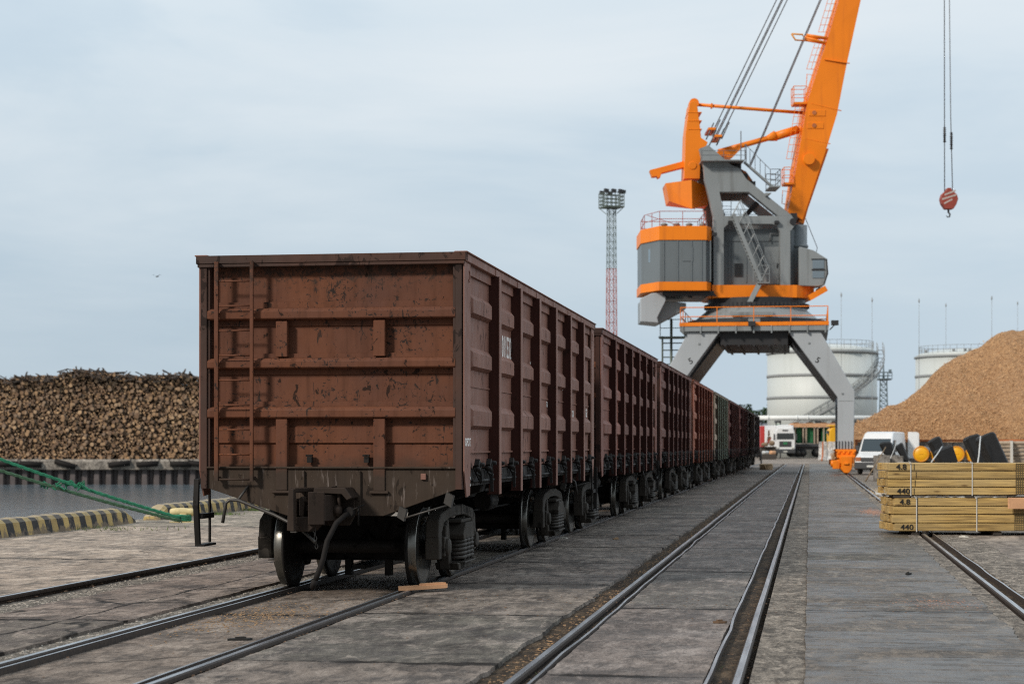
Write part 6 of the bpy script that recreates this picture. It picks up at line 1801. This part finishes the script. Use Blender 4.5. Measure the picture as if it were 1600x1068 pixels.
for i, (px, lb_) in enumerate(((1439.4, 'black pipe with a bright yellow end cap, leftmost and fully in view'), (1466, 'yellow capped pipe half hidden by the tall narrow black slab'), (1494.5, 'yellow capped pipe showing between the narrow and the low black slabs and the big pair'), (1521, 'yellow capped pipe mostly hidden behind the two big black slabs'))):
    o = W(px, 709, zp); Rr = 12.2 * kz
    t = root('capped_pipe', o, lb_, 'pipe', TH - R_(14), 'black pipes with yellow caps')
    b = MB(); b.lathe([(Rr * .98, 0), (Rr, .05), (Rr, 6.0), (Rr * .98, 6.05)], 32, 'y'); b.build('barrel', 'pipe_black', t)
    b = MB(); b.lathe([(Rr * 1.03, .12), (Rr * 1.04, -.05), (Rr * .9, -.07), (Rr * .86, -.04)], 32, 'y'); b.build('cap_ring', 'cap_rim', t)
    b = MB(); b.lathe([(Rr * .88, -.03), (Rr * .84, -.045), (Rr * .3, -.055), (.02, -.055)], 32, 'y'); b.box(-.1, .1, -.075, -.05, .0, .05); b.build('cap', 'cap_yellow', t)
o = W(1480, YH, zp)
for i, yy in enumerate((.6, 4.6)):
    b = MB(); b.box(-1.9, 1.8, yy, yy + .25, .0, CH + (YH - 709) * kz - 12.2 * kz - .005)
    for k in range(5): b.box(-1.8 + .8 * k, -1.62 + .8 * k, yy - .02, yy + .27, 0, .5)
    ob = b.build('pipe_rack', 'dark_bearer', loc=(o.x, o.y, 0)); ob.rotation_euler = (0, 0, TH - R_(14)); tag(ob, ('front' if i == 0 else 'rear') + ' dark trestle carrying the yellow capped pipes', 'trestle')
# grey posts on the right
r = random.Random(9); zl = 86.0; kl = zl / F
rows = [(691.5, 9), (697, 8), (703, 9), (709, 8), (714.5, 8), (720, 8)]
for i, (py, n) in enumerate(rows):
    o = W(1556, py, zl + .05 * i); b = MB(); rr = 2.9 * kl
    b.tube([(0, 0, 0), (2.2, .05, r.uniform(-.03, .03)), (4.4, r.uniform(-.1, .1), r.uniform(-.03, .03))], rr, 10, True, rr * .9)
    ob = b.build('weathered_post', 'weathered_log', loc=o); ob.rotation_euler = (0, 0, TH); tag(ob, 'weathered grey pole lying in the strapped bundle behind the black slabs', 'pole', 'grey poles in the strapped bundle')
o = W(1580.5, YH, zl - .15); b = MB(); b.box(-.035, .035, -.12, .12, CH + (YH - 723) * kl, CH + (YH - 688) * kl); b.box(-.035, .035, -.12, .3, CH + (YH - 688.6) * kl, CH + (YH - 688) * kl)
ob = b.build('bundle_strap', 'strap_white', loc=(o.x, o.y, 0)); ob.rotation_euler = (0, 0, TH); tag(ob, 'white strap round the bundle of weathered grey poles', 'strap')
b = MB(); o = W(1600, YH, zl); b.box(-1.4, -1.2, -.2, .3, 0, CH + (YH - 722.8) * kl); b.box(1.2, 1.4, -.2, .3, 0, CH + (YH - 722.8) * kl)
ob = b.build('post_rack', 'dark_bearer', loc=(o.x, o.y, 0)); ob.rotation_euler = (0, 0, TH); tag(ob, 'dark bearers under the weathered grey poles', 'bearer')

# ------------------------------------------------------------------ small things at the far end of the track
zc_ = F * CH / (733 - YH); o = W(1197, YH, zc_); b = MB(); r = random.Random(3)
for k in range(4):
    q = []
    for i in range(25): a = i * 6.2832 / 24; q.append((.40 * math.cos(a) * (1 + .06 * math.sin(3 * a + k)), .40 * math.sin(a), .06 + .095 * k + .02 * math.sin(2 * a + k)))
    b.tube(q, .075, 7, False)
b.tube([(-.1, -.42, .4), (-.05, -.5, .2), (-.05, -.48, 0)], .04, 6)
tag(b.build('rope_coil', 'rope_beige', loc=(o.x, o.y, -.02)), 'round beige rope coil on the ground beyond the last wagon', 'rope')
o = W(1189.3, YH, zc_ + 12); b = MB(); b.tube([(0, 0, -.02), (0, 0, 1.15)], .055, 8); b.box(-.09, .09, -.09, .09, -.02, .03); tag(b.build('marker_post', 'dark_steel', loc=(o.x, o.y, 0)), 'dark slim post standing just beyond the last wagon', 'post')
zq = 226.0; kq = zq / F; o = W(1201, YH, zq)
sp = root('striped_post', (o.x, o.y, .2), 'red and white warning post before the lorries', 'post', TH)
b = MB(); b.tube([(0, 0, 0), (0, 0, 2.2)], .04, 6); b.build('pole', 'pipe_white', sp)
b = MB(); b.prism([(-.22, 2.0), (.2, 2.1), (.26, 2.6), (-.12, 2.55)], -.05, .05, 'y'); b.prism([(-.1, 2.6), (.16, 2.65), (.1, 3.35), (-.06, 3.3)], -.05, .05, 'y'); b.build('sign', 'chip_brown', sp)
b = MB()
for k in range(3): b.bar((-.35 + .1 * k, -.06, 1.6 + .2 * k), (.2 + .06 * k, -.06, 2.0 + .2 * k), .10)
b.build('stripe', 'hook_red', sp)
for i, (px, py, w, h, mt, cat, lb_) in enumerate(((1195, 694, 11, 6, 'sack_brown', 'sack', 'low brown sack heap left of the striped post'), (1206, 692, 9, 8, 'sack_brown', 'sack', 'bulging brown sack against the white lorry front'),
                                              (1196, 706.5, 10, 5, 'pale_plastic', 'drum', 'pale drum lying under the brown sacks'), (1207, 706.5, 9, 5.5, 'plank_orange', 'drum', 'orange and white drum lying beside the pale drum'))):
    z = 222.0 - i; kq = z / F; o = W(px, py, z); b = MB(); a, c = w * kq / 2, h * kq / 2
    if cat == 'sack': b.lathe([(.1, -a), (c * .8, -a * .85), (c * 1.05, -a * .2), (c, a * .5), (c * .6, a * .95), (.08, a)], 12, 'x')
    else: b.lathe([(c * .9, -a), (c, -a * .95), (c, -a * .3), (c * 1.08, -a * .25), (c, -a * .2), (c, a * .95), (c * .9, a)], 14, 'x')
    ob = b.build(cat, mt, loc=o); ob.rotation_euler = (0, 0, TH + .1 * i); tag(ob, lb_, cat)
o = W(1200, YH, 223.0); b = MB(); b.box(-.9, .95, -.3, .4, 0, CH + (YH - 697.5) * 223 / F); b.box(-.95, 1.0, -.45, .5, CH + (YH - 698.5) * 223 / F, CH + (YH - 697.4) * 223 / F)
ob = b.build('pallet_table', 'dark_bearer', loc=(o.x, o.y - .2, 0)); ob.rotation_euler = (0, 0, TH); tag(ob, 'dark low platform carrying the brown sacks', 'platform')
# gull far off over the water
o = W(245.5, 432, 140); b = MB(); b.add([(-.16, 0, 0), (0, -.04, .03), (.16, 0, 0), (0, .05, -.02), (0, 0, -.05), (0, -.02, .06)], [(0, 1, 5), (1, 2, 5), (2, 3, 5), (3, 0, 5), (1, 0, 4), (2, 1, 4), (3, 2, 4), (0, 3, 4)])
for s in (-1, 1): b.add([(0, -.04, .04), (0, .06, .03), (s * .22, .08, .14), (s * .22, -.02, .15), (s * .45, .04, .10)], [(0, 1, 2, 3), (3, 2, 4)])
tag(b.build('gull', 'gull_grey', loc=o), 'tiny dark gull in the pale sky above the log stack', 'bird')
